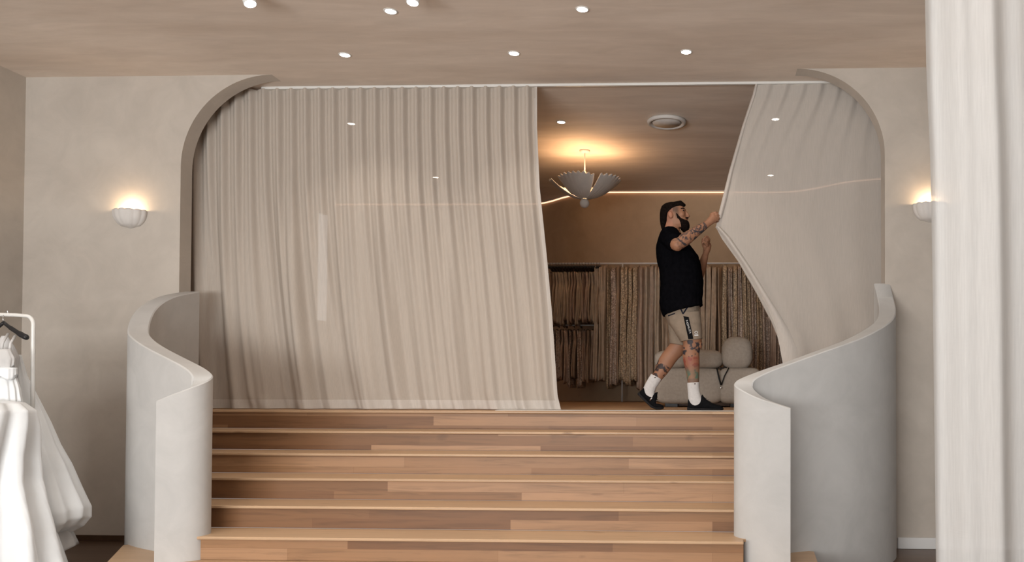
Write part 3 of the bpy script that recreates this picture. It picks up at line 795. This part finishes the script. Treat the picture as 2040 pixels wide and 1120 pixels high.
def big_hanger(dy, c0, ends, lab):
    t = tag(empty('clothes_hanger', G(c0[0], c0[1], dy)), lab, 'hanger')
    tube('hook', [G(c0[0] + 4, 626, .1), G(c0[0] + 2, 617, .1), G(c0[0] - 4, 620, .1), G(c0[0] - 2, 632, dy), G(c0[0], c0[1] - 2, dy)], .003, 'chrome', t, 8)
    for s in (-1, 1):
        pts = [G(c0[0], c0[1], dy), G(c0[0] + s * 10, c0[1] + 8, dy), G(c0[0] + s * 28, c0[1] + 20, dy), G(c0[0] + s * 44, c0[1] + 29, dy), G(c0[0] + s * 50, c0[1] + 29, dy)]
        tube('hanger_arm', catmull(pts, 4), [.011] * 5 + [.014] * 4 + [.018] * 4 + [.019, .016, .012, .007], 'black_plastic', t, 10)
big_hanger(.08, (-14, 641), 0, 'black contoured hanger on the white rack holding the rear bridal gown')
def proj_x(p_):
    d = p_ - EYE; return PX0 + FPX * d.dot(RT) / d.dot(FW)
def skirt(name, rows, cyoff, n, amp, ph, mat, parent, th=.0, drift=0):
    """rows: (py, px_centre, px_right, depth_factor)"""
    rs = []
    for i in range(len(rows) - 1):
        for k in range(6):
            t = k / 6; rs.append([rows[i][m] + (rows[i + 1][m] - rows[i][m]) * t for m in range(4)])
    rs.append(list(rows[-1])); rings = []
    for j, (py, pc, pr_, dfac) in enumerate(rs):
        t = j / (len(rs) - 1); c = G(pc, py, cyoff); R = G(pr_, py, cyoff).x - c.x; r = []; ws = []
        for i in range(160):
            a = 2 * pi * i / 160; aw = a + drift * t
            w_ = 1 + amp * (.25 + .75 * t) * (sin(n * aw + ph + 1.5 * sin(2 * a)) * .55 + .6 * noise.noise(Vector((3.2 * cos(aw) + ph, 3.2 * sin(aw), t * 1.3))) + .35 * noise.noise(Vector((8 * cos(aw), 8 * sin(aw) + ph, t * 3))))
            ws.append((a, w_))
        for it in range(8):
            c0_ = proj_x(c); mx = max(proj_x(Vector((c.x + R * w_ * cos(a), c.y + R * w_ * dfac * sin(a), c.z))) for a, w_ in ws)
            R *= min(2, max(.3, (pr_ - c0_) / max(1, mx - c0_)))
        for a, w_ in ws:
            r.append(Vector((c.x + R * w_ * cos(a), c.y + R * w_ * dfac * sin(a), c.z + .02 * t * t * sin(5 * a + ph))))
        rings.append(r)
    v, f = loftd(rings); return build(name, v, f, mat, parent)
g1 = tag(empty('bridal_gown', G(-10, 900, .08)), 'ivory bridal gown with layered skirt at the rear of the white rack', 'dress', 'bridal gowns on the white rack')
skirt('bodice', [(668, -12, 16, .5), (690, -12, 30, .5), (712, -12, 40, .5), (735, -12, 37, .5), (752, -12, 36, .55)], .08, 14, .05, .3, 'tulle_white', g1)
skirt('skirt', [(705, -12, 43, .5), (748, -12, 55, .6), (790, -12, 76, .7), (845, -15, 103, .7), (890, -18, 122, .7), (930, -20, 144, .7), (980, -20, 165, .7), (1020, -20, 183, .7), (1042, -20, 183, .7), (1060, -20, 168, .7), (1074, -20, 140, .68)], .16, 13, .10, 1.4, 'satin', g1)
skirt('underskirt', [(1050, -20, 130, .7), (1080, -20, 148, .7), (1104, -20, 158, .72)], .2, 9, .05, 0, 'tulle_white', g1)
for a, b in (((0, 664), (8, 700)), ((14, 668), (24, 702)), ((-30, 664), (-38, 700))): tube('strap', [G(*a, .06), G((a[0] + b[0]) / 2 + 2, (a[1] + b[1]) / 2, .0), G(*b, -.02)], .008, 'tulle_white', g1, 8)
g2 = tag(empty('bridal_gown', G(-60, 900, -.35)), 'white satin bridal gown with a huge gathered skirt, nearest on the rack', 'dress', 'bridal gowns on the white rack')
skirt('bodice', [(700, -60, -36, .5), (730, -58, -25, .5), (760, -60, -28, .6), (797, -60, -14, .6)], -.2, 12, .06, 2, 'satin', g2)
skirt('skirt', [(794, -60, -16, .6), (801, -50, 50, .5), (816, -54, 74, .52), (850, -58, 82, .55), (900, -58, 83, .58), (950, -60, 87, .6), (1000, -60, 98, .6), (1060, -60, 115, .62), (1120, -60, 136, .62), (1160, -60, 146, .62), (1185, -60, 146, .62)], -.22, 11, .20, .7, 'satin', g2, drift=.5)
g3 = tag(empty('bridal_gown', G(-5, 760, -.05)), 'white gown with pleated waistband hanging between the two larger bridal gowns', 'dress', 'bridal gowns on the white rack')
skirt('bodice', [(697, 4, 22, .4), (715, 6, 31, .4), (733, 6, 30, .4)], -.08, 12, .04, 1, 'tulle_white', g3)
skirt('waistband', [(733, 6, 35, .42), (752, 6, 35, .42)], -.08, 20, .02, 1, 'satin', g3)
skirt('skirt', [(752, 6, 34, .42), (775, 6, 42, .45), (800, 4, 46, .45), (850, 0, 40, .4)], -.06, 16, .10, 2, 'satin', g3)
tube('zip_tag', [G(25, 712, -.17), G(25, 731, -.17)], .0035, 'black_plastic', g3, 6)


# ------------------------------------------------------------------ person
def M(px, py, dy=0.0):
    q = onY(px, py, YM); return Vector((q.x, q.y + dy, q.z))
zs = P + .001 - M(1400, 817.5).z
person = tag(empty('person', (M(1360, 817).x, YM, P)), 'bearded tattooed man in black t-shirt and khaki shorts pulling the right curtain', 'person')
def ring2(b, f_, w_, dy=0.0, n=28, e=2.4, lift=0.0):
    """ring through a back point and a front point of the side silhouette, half width w"""
    B, F_ = M(*b), M(*f_); c = (B + F_) / 2; h = (F_ - B) / 2; out = []
    for j in range(n):
        a = 2 * pi * j / n; ca, sa = cos(a), sin(a)
        ca = math.copysign(abs(ca) ** (2 / e), ca); sa = math.copysign(abs(sa) ** (2 / e), sa)
        out.append(c + h * ca + Vector((0, w_ * sa + dy, lift * abs(sa))))
    return out
def loft2(rows, dy=0.0, e=2.4, n=28, sub=3):
    rr_ = []
    ctrl = [Vector((0, 0, 0))]
    for i in range(len(rows) - 1):
        for k in range(sub):
            t = k / sub
            rr_.append([rows[i][m] + (rows[i + 1][m] - rows[i][m]) * t for m in range(5)])
    rr_.append(list(rows[-1]))
    return loftd([ring2((a, b), (c, d), w_, dy, n, e) for a, b, c, d, w_ in rr_])
U = 1 / 219.0     # metres per picture pixel at the person
# --- body
parts = []
parts.append(loft2([(1334, 406, 1352, 406, .035), (1326, 409, 1361, 410, .058), (1320, 416, 1364, 415, .072), (1318, 424, 1365.5, 421, .077), (1319, 431, 1366, 428, .076),
                    (1322, 438, 1368, 435, .070), (1327, 445, 1369, 441, .064), (1332, 450, 1369, 447, .057), (1338, 455, 1367, 454, .040)]))
parts.append(capsd([M(1364, 419), M(1368, 425), M(1371.5, 430.5)], [.010, .012, .014], 10))       # nose
parts.append(capsd([M(1366, 431.5, -.012), M(1370.5, 432.0, -.010)], [.010, .010], 10))
parts.append(capsd([M(1366, 431.5, .012), M(1370.5, 432.0, .010)], [.010, .010], 10))
parts.append(capsd([M(1366, 437.2, -.014), M(1368.5, 437.0), M(1366, 437.2, .014)], [.009, .012, .009], 10))
parts.append(capsd([M(1359, 417.5, -.045), M(1364, 417.8, -.02), M(1364.5, 417.8, .02), M(1359, 417.5, .045)], [.008, .010, .010, .008], 8))  # brow
for s_ in (-1, 1):
    rot = Matrix.Rotation(radians(-14), 3, 'Y')
    parts.append(sphd(M(1336.5, 431.5, s_ * .080), .022, .014, .034, 14, 10, rot))
    parts.append(sphd(M(1358, 430, s_ * .045), .030, .026, .026, 12, 8))
parts.append(loft2([(1326, 436, 1352, 446, .058), (1323, 446, 1353, 454, .060), (1321, 456, 1356, 462, .066), (1318, 466, 1360, 471, .085)]))
# torso core under the shirt
parts.append(loft2([(1318, 466, 1360, 471, .085), (1315, 476, 1364, 479, .17), (1311, 500, 1378, 498, .20), (1316, 540, 1394, 536, .20), (1320, 585, 1396, 580, .19), (1329, 618, 1390, 612, .15), (1348, 642, 1388, 642, .13)]))
# right arm, near side
RSH, REL, RWR = M(1338, 481, -.20), M(1352, 501, -.335), M(1409, 455.5, -.215)
parts.append(capsd([RSH, (RSH + REL) / 2, REL], [.075, .066, .055], 16))
fa = REL.lerp(RWR, .28); fb = REL.lerp(RWR, .62)
parts.append(capsd([REL, fa, fb, RWR], [.053, .058, .046, .032], 16))
# left arm, far side
LSH, LEL, LWR = M(1342, 484, .20), M(1392, 540, .26), M(1405, 503, .13)
parts.append(capsd([LSH, (LSH + LEL) / 2, LEL], [.07, .06, .05], 16))
parts.append(capsd([LEL, LEL.lerp(LWR, .3), LEL.lerp(LWR, .7), LWR], [.045, .048, .038, .030], 14))
# right hand gripping the cloth edge
parts.append(capsd([M(1409, 455.5, -.215), M(1416, 449, -.205), M(1422, 443, -.195)], [.030, .036, .034], 14))
parts.append(capsd([M(1420, 438, -.195), M(1421, 447, -.195)], [.030, .032], 12))
for i, (kx, ky) in enumerate([(1423.5, 433.5), (1425.5, 438), (1426.0, 442.8), (1424.5, 447.5)]):
    ln = [1.0, 1.08, 1.02, .85][i]
    a = M(kx - 3, ky + 1, -.205); b = M(kx + 1.5, ky - .5, -.21); c_ = M(kx + 1.5 + 4.2 * ln, ky + .2, -.195); d = M(kx + 2.5 + 3.6 * ln, ky + 1.2, -.165); e_ = M(kx + .5, ky + 1.8, -.150)
    parts.append(capsd([a, b, c_, d, e_], [.0105, .0105, .0095, .0088, .0078], 10))
parts.append(capsd([M(1416, 441, -.185), M(1421, 434.5, -.165), M(1427, 431.5, -.160), M(1430.5, 433.5, -.165)], [.013, .0118, .0105, .009], 10))     # thumb
# left hand, half closed behind the forearm
parts.append(capsd([LWR, M(1408, 494, .10), M(1410, 486, .07)], [.028, .034, .034], 12))
parts.append(capsd([M(1405, 488, .06), M(1412, 487, .085)], [.026, .026], 10))
for i, (a, b, c_, d) in enumerate([((1412, 485, .05), (1413.5, 476, .02), (1409, 470.5, .0), (1404, 472, -.005)), ((1411, 486, .035), (1410.5, 478, .0), (1405.5, 474, -.015), (1401, 476, -.018)),
                                  ((1410, 488, .02), (1408, 481, -.01), (1403, 478, -.022), (1399.5, 480.5, -.022)), ((1408.5, 490, .012), (1405.5, 485, -.012), (1401.5, 483, -.022), (1399, 485.5, -.02))]):
    parts.append(capsd([M(*a), M(*b), M(*c_), M(*d)], [.0102, .0096, .0088, .0078], 10))
parts.append(capsd([M(1404, 494, .07), M(1400.5, 488, .04), M(1399, 481.5, .02), M(1400, 476, .01)], [.012, .0115, .0102, .009], 10))
# right leg (near, straight)
parts.append(loft2([(1352, 640, 1394, 640, .080), (1358, 665, 1398.5, 664, .082), (1361, 680, 1398, 680, .074), (1361.5, 692, 1395.5, 694, .066), (1360.5, 704, 1393.5, 706, .060), (1361, 716, 1394, 716, .062),
                    (1364, 730, 1394, 730, .060), (1368, 746, 1393.5, 746, .050), (1370.5, 762, 1393, 761, .042), (1372, 780, 1393, 779, .038), (1374, 795, 1396, 793, .034), (1376, 809, 1410, 811, .034)], -.095, 2.1))
parts.append(sphd(M(1391, 688, -.095), .040, .045, .05, 14, 10))
# left leg (far, trailing, heel raised)
parts.append(loft2([(1342, 644, 1374, 650, .075), (1339, 664, 1370, 672, .075), (1335, 682, 1366, 692, .074), (1326, 693, 1358, 708, .066), (1318, 703, 1351, 714, .062), (1311, 714, 1344.5, 722, .060),
                    (1306, 727, 1337, 733, .058), (1301.5, 741, 1327, 746, .048), (1296, 748, 1317, 757, .040), (1288, 762, 1307, 771, .036), (1281, 776, 1302, 784, .036), (1280, 786, 1306, 800, .037), (1290, 800, 1310, 808, .035)], .10, 2.1))
body = remesh('body', parts, .0042, None, person, 3)
# skin with tattoo ink as a point colour
me = body.data
ca = me.color_attributes.new('skin_colour', 'FLOAT_COLOR', 'POINT')
skin = Vector((.29, .14, .08)); ink = Vector((.018, .022, .032))
def seg_t(p_, a, b):
    d = b - a; return (p_ - a).dot(d) / d.length_squared
RA, RB_ = M(1378, 690, -.095), M(1383, 762, -.095); LA, LB_ = M(1345, 700, .1), M(1307, 750, .1)
cols = []
fa_l = (RWR - REL).length
for vtx in me.vertices:
    p_ = vtx.co; c_ = skin * (1 + .10 * noise.noise(p_ * 14))
    if p_.z > 1.9 and p_.x > M(1340, 450).x:
        t = seg_t(p_, REL, RWR); dd = (p_ - (REL + (RWR - REL) * t)).length
        if -.05 < t < .92 and dd < .085 and p_.y < YM - .10:
            q = p_ * 26; n_ = noise.noise(q) + .6 * noise.noise(q * 2.3)
            stretch = noise.noise(Vector((t * 7, dd * 3, p_.z * 34)))
            m_ = max(0, min(1, (abs(n_) - .16) * -9 + .2)) + max(0, min(1, (stretch - .22) * 6))
            if t > .66: m_ = max(m_, max(0, min(1, (.35 + n_) * 1.4)) * .75)
            c_ = c_.lerp(ink, min(.96, m_) * (1 if t > .05 else .3))
    if p_.z < P + .64:
        t = seg_t(p_, RA, RB_)
        if p_.y < YM + .0 and p_.x > M(1356, 700).x:
            q = p_ * 22; n_ = noise.noise(q) + .5 * noise.noise(q * 2.4)
            m_ = max(0, min(1, (n_ - .05) * 5)); tone = ink
            if t > .30: tone = Vector((.22, .04, .03)).lerp(Vector((.03, .13, .10)), smooth01((t - .45) / .35)); m_ = max(m_ * .8, .35 + .4 * noise.noise(q * .8))
            if t > .9: m_ = .55; tone = Vector((.10, .09, .075))
            if t > -.25: c_ = c_.lerp(tone, max(0, min(.94, m_)))
        elif p_.y > YM:
            t = seg_t(p_, LA, LB_); u_ = noise.noise(p_ * 30) + .4 * noise.noise(p_ * 60)
            band = math.exp(-((t - .80) / .26) ** 2)
            if p_.y < YM + .115: c_ = c_.lerp(ink * .5, max(0, min(.9, (u_ - .02) * 6)) * (1 if band > .35 else 0))
    if p_.z > M(1360, 455).z:
        hx_, hz_ = p_.x - M(1341, 418).x, p_.z - M(1341, 418).z
        c_ = c_.lerp(Vector((.035, .022, .016)), .72 * smooth01(1.5 - sqrt((hx_ / .055) ** 2 + (hz_ / .038) ** 2)) )
        c_ = c_.lerp(Vector((.05, .03, .02)), .55 * smooth01(1.5 - sqrt(((p_.x - M(1349, 428).x) / .018) ** 2 + ((p_.z - M(1349, 428).z) / .04) ** 2)))
        if (p_ - M(1368, 437)).length < .022: c_ = c_.lerp(Vector((.24, .09, .07)), .6)
        if (p_ - M(1337, 431)).length < .12 and p_.x < M(1341, 430).x: c_ = c_.lerp(Vector((.42, .17, .11)), .4)
    cols += [c_.x, c_.y, c_.z, 1]
ca.data.foreach_set('color', cols)
m, nt, out = newmat('skin'); b = bsdf(nt, out, .55, .35, Subsurface_Weight=.0)
at = nt.nodes.new('ShaderNodeAttribute'); at.attribute_name = 'skin_colour'; nt.links.new(at.outputs['Color'], b.inputs['Base Color']); MATS['skin'] = m
me.materials.append(m)
# eyes
btree = BVHTree.FromPolygons([v_.co.copy() for v_ in me.vertices], [tuple(p_.vertices) for p_ in me.polygons])
def face_pt(px, py, side, off=0.0):
    q = M(px, py); h = btree.ray_cast(Vector((q.x, YM + side * .6, q.z)), Vector((0, -side, 0)))
    return (h[0] if h[0] is not None else q) + Vector((0, side * off, 0))
for s_ in (-1, 1):
    c_ = face_pt(1361.3, 421.6, s_, -.004)
    v, f = sphd(c_, .0115, .0075, .0062, 12, 8); build('eye', v, f, 'eye', person)
    v, f = capsd([face_pt(1357.2, 418.6, s_), face_pt(1360.5, 417.2, s_, .001), face_pt(1363.4, 417.8, s_)], [.0035, .0052, .0045], 8); build('eyebrow', v, f, 'beard_hair', person)
# hair
hp = [loft2([(1333, 403.8, 1350, 404, .040), (1324, 406.5, 1360, 406.5, .066), (1318, 411.5, 1362, 411.5, .0800), (1315.5, 419, 1347, 418, .0835), (1314.5, 428, 1336, 426, .0835), (1314.5, 438, 1331.5, 437, .077),
             (1315.5, 447, 1329, 447, .068), (1317.5, 455, 1327, 455, .055), (1320.5, 462, 1326, 462, .030)], 0, 2.3),
      capsd([M(1344, 407, .02), M(1356, 406.8, 0), M(1363, 409.8, -.02)], [.030, .034, .016], 12), capsd([M(1350, 408, -.04), M(1358, 409, -.045), M(1361.5, 412, -.04)], [.022, .020, .010], 10)]
hair = remesh('hair', hp, .004, 'hair', person, 2)
def displace(o, fn):
    cs = [v_.co.copy() for v_ in o.data.vertices]; ns = [v_.normal.copy() for v_ in o.data.vertices]; out = []
    for c_, n_ in zip(cs, ns): out.extend(c_ + fn(c_, n_))
    o.data.vertices.foreach_set('co', out); o.data.update()
displace(hair, lambda q, n_: Vector((0, math.copysign(1, q.y - YM), 0)) * .0022 * noise.noise(Vector((q.x * 180, 0, q.z * 30))))
bp = [loft2([(1345.5, 427, 1351, 428, .0775), (1345.5, 431, 1354, 431.5, .0785), (1346.5, 437, 1360, 437.5, .0765), (1349, 441.5, 1371.5, 441.5, .070), (1351, 447, 1373.5, 446.5, .064), (1353.5, 452, 1374, 452, .056), (1357, 458, 1372, 458, .044), (1361, 463, 1368, 463, .022)], 0, 2.3),
      capsd([M(1364, 436, -.034), M(1369.5, 434.8, -.014), M(1370.3, 434.6, 0), M(1369.5, 434.8, .014), M(1364, 436, .034)], [.008, .007, .0065, .007, .008], 8)]
beard = remesh('beard', bp, .004, 'beard_hair', person, 1)
displace(beard, lambda q, n_: n_ * .003 * noise.noise(q * 120))
# t-shirt
tp = [loft2([(1322, 460.5, 1357, 466.5, .082), (1319, 464, 1361, 469.5, .115), (1314, 470, 1364, 474.5, .180), (1309.5, 481, 1371, 485, .220), (1307.3, 497, 1382, 497.5, .232), (1307.5, 515, 1391.5, 511, .230), (1311, 530, 1396, 526, .225),
             (1314.5, 545, 1399.3, 542, .222), (1315.5, 562, 1401, 558, .220), (1315, 585, 1400.8, 580, .222), (1314.2, 605, 1399.8, 596, .225), (1316, 619, 1399.5, 603.5, .226), (1321, 631, 1400.8, 608.5, .227)], 0, 2.5),
      capsd([RSH + Vector((-.01, .03, .01)), RSH.lerp(REL, .55)], [.098, .086], 18), capsd([LSH + Vector((-.01, -.03, .01)), LSH.lerp(LEL, .5)], [.092, .080], 18)]
shirt = remesh('t_shirt', tp, .006, 'black_cotton', person, 3)
displace(shirt, lambda q, n_: n_ * (.004 * noise.noise(Vector((q.x * 8, q.y * 8, q.z * 20))) + .003 * noise.noise(Vector((q.x * 24, q.y * 24, q.z * 12)))))
# shorts
sp_ = [loft2([(1319, 606, 1394, 604, .185), (1323, 626, 1394, 618, .190), (1332, 646, 1396, 640, .188), (1340, 654, 1396, 652, .165)], 0, 2.5),
       loft2([(1330, 630, 1395, 622, .100), (1336, 648, 1397.5, 644, .106), (1345, 664, 1399, 660, .106), (1356.5, 682.5, 1400, 676.5, .102)], -.092, 2.5),
       loft2([(1326, 632, 1378, 640, .095), (1330, 652, 1376, 660, .100), (1332, 668, 1373, 674, .100), (1332.5, 683.5, 1370, 689, .096)], .10, 2.5)]
shorts = remesh('shorts', sp_, .006, 'khaki', person, 2)
displace(shorts, lambda q, n_: n_ * .0035 * noise.noise(Vector((q.x * 9, q.y * 9, q.z * 32))))
shorts.data.update()
# trims projected onto the cloth surface
bvh = BVHTree.FromPolygons([v_.co.copy() for v_ in shorts.data.vertices], [tuple(p_.vertices) for p_ in shorts.data.polygons])
def onto(px, py, off=.002, tree=None):
    d = ray(px, py).normalized(); h = (tree or bvh).ray_cast(EYE, d)
    return (h[0] - d * off) if h[0] is not None else M(px, py, -.19)
def patch(name, quad, nu, nv, mat, off=.002, th=.0015, parent=None):
    (a, b, c_, d) = quad; V = []; F = []
    for s_ in (0, 1):
        for j in range(nv):
            for i in range(nu):
                u, t = i / (nu - 1), j / (nv - 1)
                x = (a[0] * (1 - u) + b[0] * u) * (1 - t) + (d[0] * (1 - u) + c_[0] * u) * t; y = (a[1] * (1 - u) + b[1] * u) * (1 - t) + (d[1] * (1 - u) + c_[1] * u) * t
                V.append(onto(x, y, off - s_ * (off + .003)))
    n = nu * nv
    for s_ in (0, 1):
        for j in range(nv - 1):
            for i in range(nu - 1):
                q = s_ * n + j * nu + i; t_ = (q, q + 1, q + nu + 1, q + nu); F.append(t_ if not s_ else tuple(reversed(t_)))
    bd = [i for i in range(nu)] + [j * nu + nu - 1 for j in range(1, nv)] + [(nv - 1) * nu + i for i in range(nu - 2, -1, -1)] + [j * nu for j in range(nv - 2, 0, -1)]
    for k in range(len(bd)): p0, p1 = bd[k], bd[(k + 1) % len(bd)]; F.append((p0, p1, p1 + n, p0 + n))
    return build(name, V, F, mat, parent or person)
sp1 = patch('side_panel', [(1361.3, 629.8), (1372, 631.8), (1381.4, 675), (1371.3, 676)], 6, 24, 'black_knit', .003, parent=shorts)
def on_text(txt, c0, c1, size_px, name, mat, parent, off):
    cu = bpy.data.curves.new(name, 'FONT'); cu.body = txt; cu.size = 1; cu.align_x = 'LEFT'
    t = bpy.data.objects.new('tmp', cu); COL.objects.link(t)
    dg = bpy.context.evaluated_depsgraph_get(); dg.update()
    mm = bpy.data.meshes.new_from_object(t.evaluated_get(dg)); bpy.data.objects.remove(t)
    bm = bmesh.new(); bm.from_mesh(mm); bmesh.ops.triangulate(bm, faces=bm.faces)
    bmesh.ops.subdivide_edges(bm, edges=bm.edges[:], cuts=1); bm.to_mesh(mm); bm.free()
    xs = [v_.co.x for v_ in mm.vertices]; L = max(xs) - min(xs); x0 = min(xs)
    d = Vector((c1[0] - c0[0], c1[1] - c0[1])); nrm = Vector((-d.y, d.x)).normalized()
    for v_ in mm.vertices:
        t_ = (v_.co.x - x0) / L; h = (v_.co.y - .35) * size_px
        px_ = c0[0] + d.x * t_ - nrm.x * h; py_ = c0[1] + d.y * t_ - nrm.y * h
        v_.co = onto(px_, py_, off)
    mm.name = name; return link(name, mm, mat, parent)
on_text('FASHUTA', (1368.0, 638.0), (1375.6, 664.6), 5.6, 'lettering', 'print_white', sp1, .0052)['label'] = 'white lettering running down the black side panel'
patch('trim_band', [(1351.3, 607.5), (1354.3, 606.8), (1361.6, 625.0), (1359.6, 626.2)], 4, 14, 'navy_trim', .003, parent=shorts)
patch('trim_band', [(1371.0, 606.8), (1374.6, 606.8), (1361.8, 626.2), (1359.6, 624.8)], 4, 14, 'navy_trim', .0032, parent=shorts)
patch('pocket_trim', [(1330.5, 628.4), (1344.4, 623.4), (1345.0, 625.4), (1331.0, 630.6)], 10, 4, 'navy_trim', .003, parent=shorts)
lg = patch('logo', [(1382.9, 666.8), (1391.0, 666.4), (1391.4, 669.2), (1383.4, 669.4)], 6, 4, 'print_white', .003, parent=shorts); lg['label'] = 'small white printed logo near the hem'
pts_ = []
V, F = [], []
nseg = 18
for j in range(nseg + 1):
    a = pi + pi * 1.9 * j / nseg - .3
    for r_ in (2.2, 3.4):
        V.append(onto(1387 + r_ * 1.02 * cos(a), 662.6 + r_ * .88 * sin(a), .003))
for j in range(nseg): F.append((2 * j, 2 * j + 1, 2 * j + 3, 2 * j + 2))
build('logo', V, F, 'print_white', shorts)
# socks
def sock(rows, dy, spot, lab):
    o = remesh('sock', [loft2(rows, dy, 2.2)], .004, 'white_knit', person, 2)
    tree = BVHTree.FromPolygons([v_.co.copy() for v_ in o.data.vertices], [tuple(p_.vertices) for p_ in o.data.polygons])
    V = []; 
    for j in range(10):
        a = 2 * pi * j / 10; V.append(onto(spot[0] + 1.8 * cos(a), spot[1] + 1.0 * sin(a), .002, tree))
    build('sock_mark', V, [tuple(range(10))], 'dark_walnut', o); return o
sock([(1369.3, 763, 1394, 761.5, .048), (1370, 772, 1393.8, 771, .046), (1370.8, 782, 1395, 781, .045), (1371.5, 792, 1397.5, 789, .045), (1373.5, 802, 1401, 800, .044), (1374, 809, 1402, 808, .040)], -.095, (1384.5, 765), '')
sock([(1295.5, 744.5, 1317.5, 755.5, .046), (1290, 753, 1312.3, 764, .044), (1284, 764, 1306, 773, .043), (1279.5, 774, 1303, 782, .042), (1281, 785, 1304, 792, .040), (1286, 795, 1308, 800, .036)], .10, (1305, 752.5), '')
# shoes, built along a bendable sole line
def shoe(to_px, dy, name='shoe'):
    """to_px(s, h) maps distance along the sole and height above it (picture pixels) to a point"""
    t = tag(empty(name, to_px(20, 0, 0) + Vector((0, dy, 0))), None); t.parent = person; t.matrix_parent_inverse = Matrix.Translation(-Vector(person.location))
    prof = [(0.6, 4, 15, .026), (1.5, 2.5, 23, .034), (4, 2, 21, .040), (9, 2, 17, .043), (15, 2, 16.5, .043), (21, 2, 20, .043), (26, 2, 27, .040), (29.5, 2, 32, .036), (32, 2, 28, .040), (38, 2, 21.5, .046), (46, 2, 16.5, .050), (55, 2, 12.5, .050), (62, 2.3, 11.2, .046), (67, 3, 9.4, .038), (70, 4, 7.2, .020)]
    def mk(prof_, ex=0.0, e=2.6):
        rings = []
        for s_, h0, h1, w_ in prof_:
            r = []
            for j in range(24):
                a = 2 * pi * j / 24; ca, sa = cos(a), sin(a)
                ca = math.copysign(abs(ca) ** (2 / e), ca); sa = math.copysign(abs(sa) ** (2 / e), sa)
                hh = (h0 + h1) / 2 + (h1 - h0) / 2 * sa
                ww = (w_ + ex) * (1 if sa < .1 else 1 - .38 * max(0, sa) * min(1, (h1 - h0) / 14))
                r.append(to_px(s_, hh, ww * ca) + Vector((0, dy, 0)))
            rings.append(r)
        return loftd(rings)
    v, f = mk(prof); fixn(build('upper', v, f, 'black_knit', t))
    so = [(-.3, 1.5, 9, .026), (1.2, .3, 8, .036), (5, 0, 6.5, .043), (14, 0, 5.8, .044), (28, 0, 5.2, .043), (42, 0, 5.2, .050), (55, 0, 5.0, .053), (63, .2, 5.0, .048), (68, .8, 5.4, .037), (71, 2, 5.6, .018)]
    v, f = mk(so, .003, 4); fixn(build('sole', v, f, 'black_rubber', t))
    for q_ in (36, 40, 44):
        tube('lace', [to_px(q_, 22 - (q_ - 36) * .7, -.018) + Vector((0, dy, 0)), to_px(q_ + .5, 24.3 - (q_ - 36) * .75, 0) + Vector((0, dy, 0)), to_px(q_, 22 - (q_ - 36) * .7, .018) + Vector((0, dy, 0))], .003, 'black_rubber', t, 6)
    return t
def near_sole(s_, h, w_): q = M(1370 + s_, 817.6 - h); return Vector((q.x, YM + w_, q.z + zs * 0))
hx, hy = 1267.5, 786.0; bx_, by_ = 1299.5, 816.2
dl = sqrt((bx_ - hx) ** 2 + (by_ - hy) ** 2); ux, uy = (bx_ - hx) / dl, (by_ - hy) / dl
def far_sole(s_, h, w_):
    t = s_ * .92; sm = smooth01((t - dl + 9) / 16)
    if t < dl: cx_, cy_ = hx + ux * t, hy + uy * t
    else: cx_, cy_ = bx_ + (t - dl), by_
    dx, dy_ = ux * (1 - sm) + 1 * sm, uy * (1 - sm) + .06 * sm
    l_ = sqrt(dx * dx + dy_ * dy_); nx, ny = dy_ / l_, -dx / l_
    q = M(cx_ + nx * h, cy_ + ny * h + (0 if t < dl else .6)); return Vector((q.x, YM + w_, q.z))
shoe(near_sole, -.095); shoe(far_sole, .10)
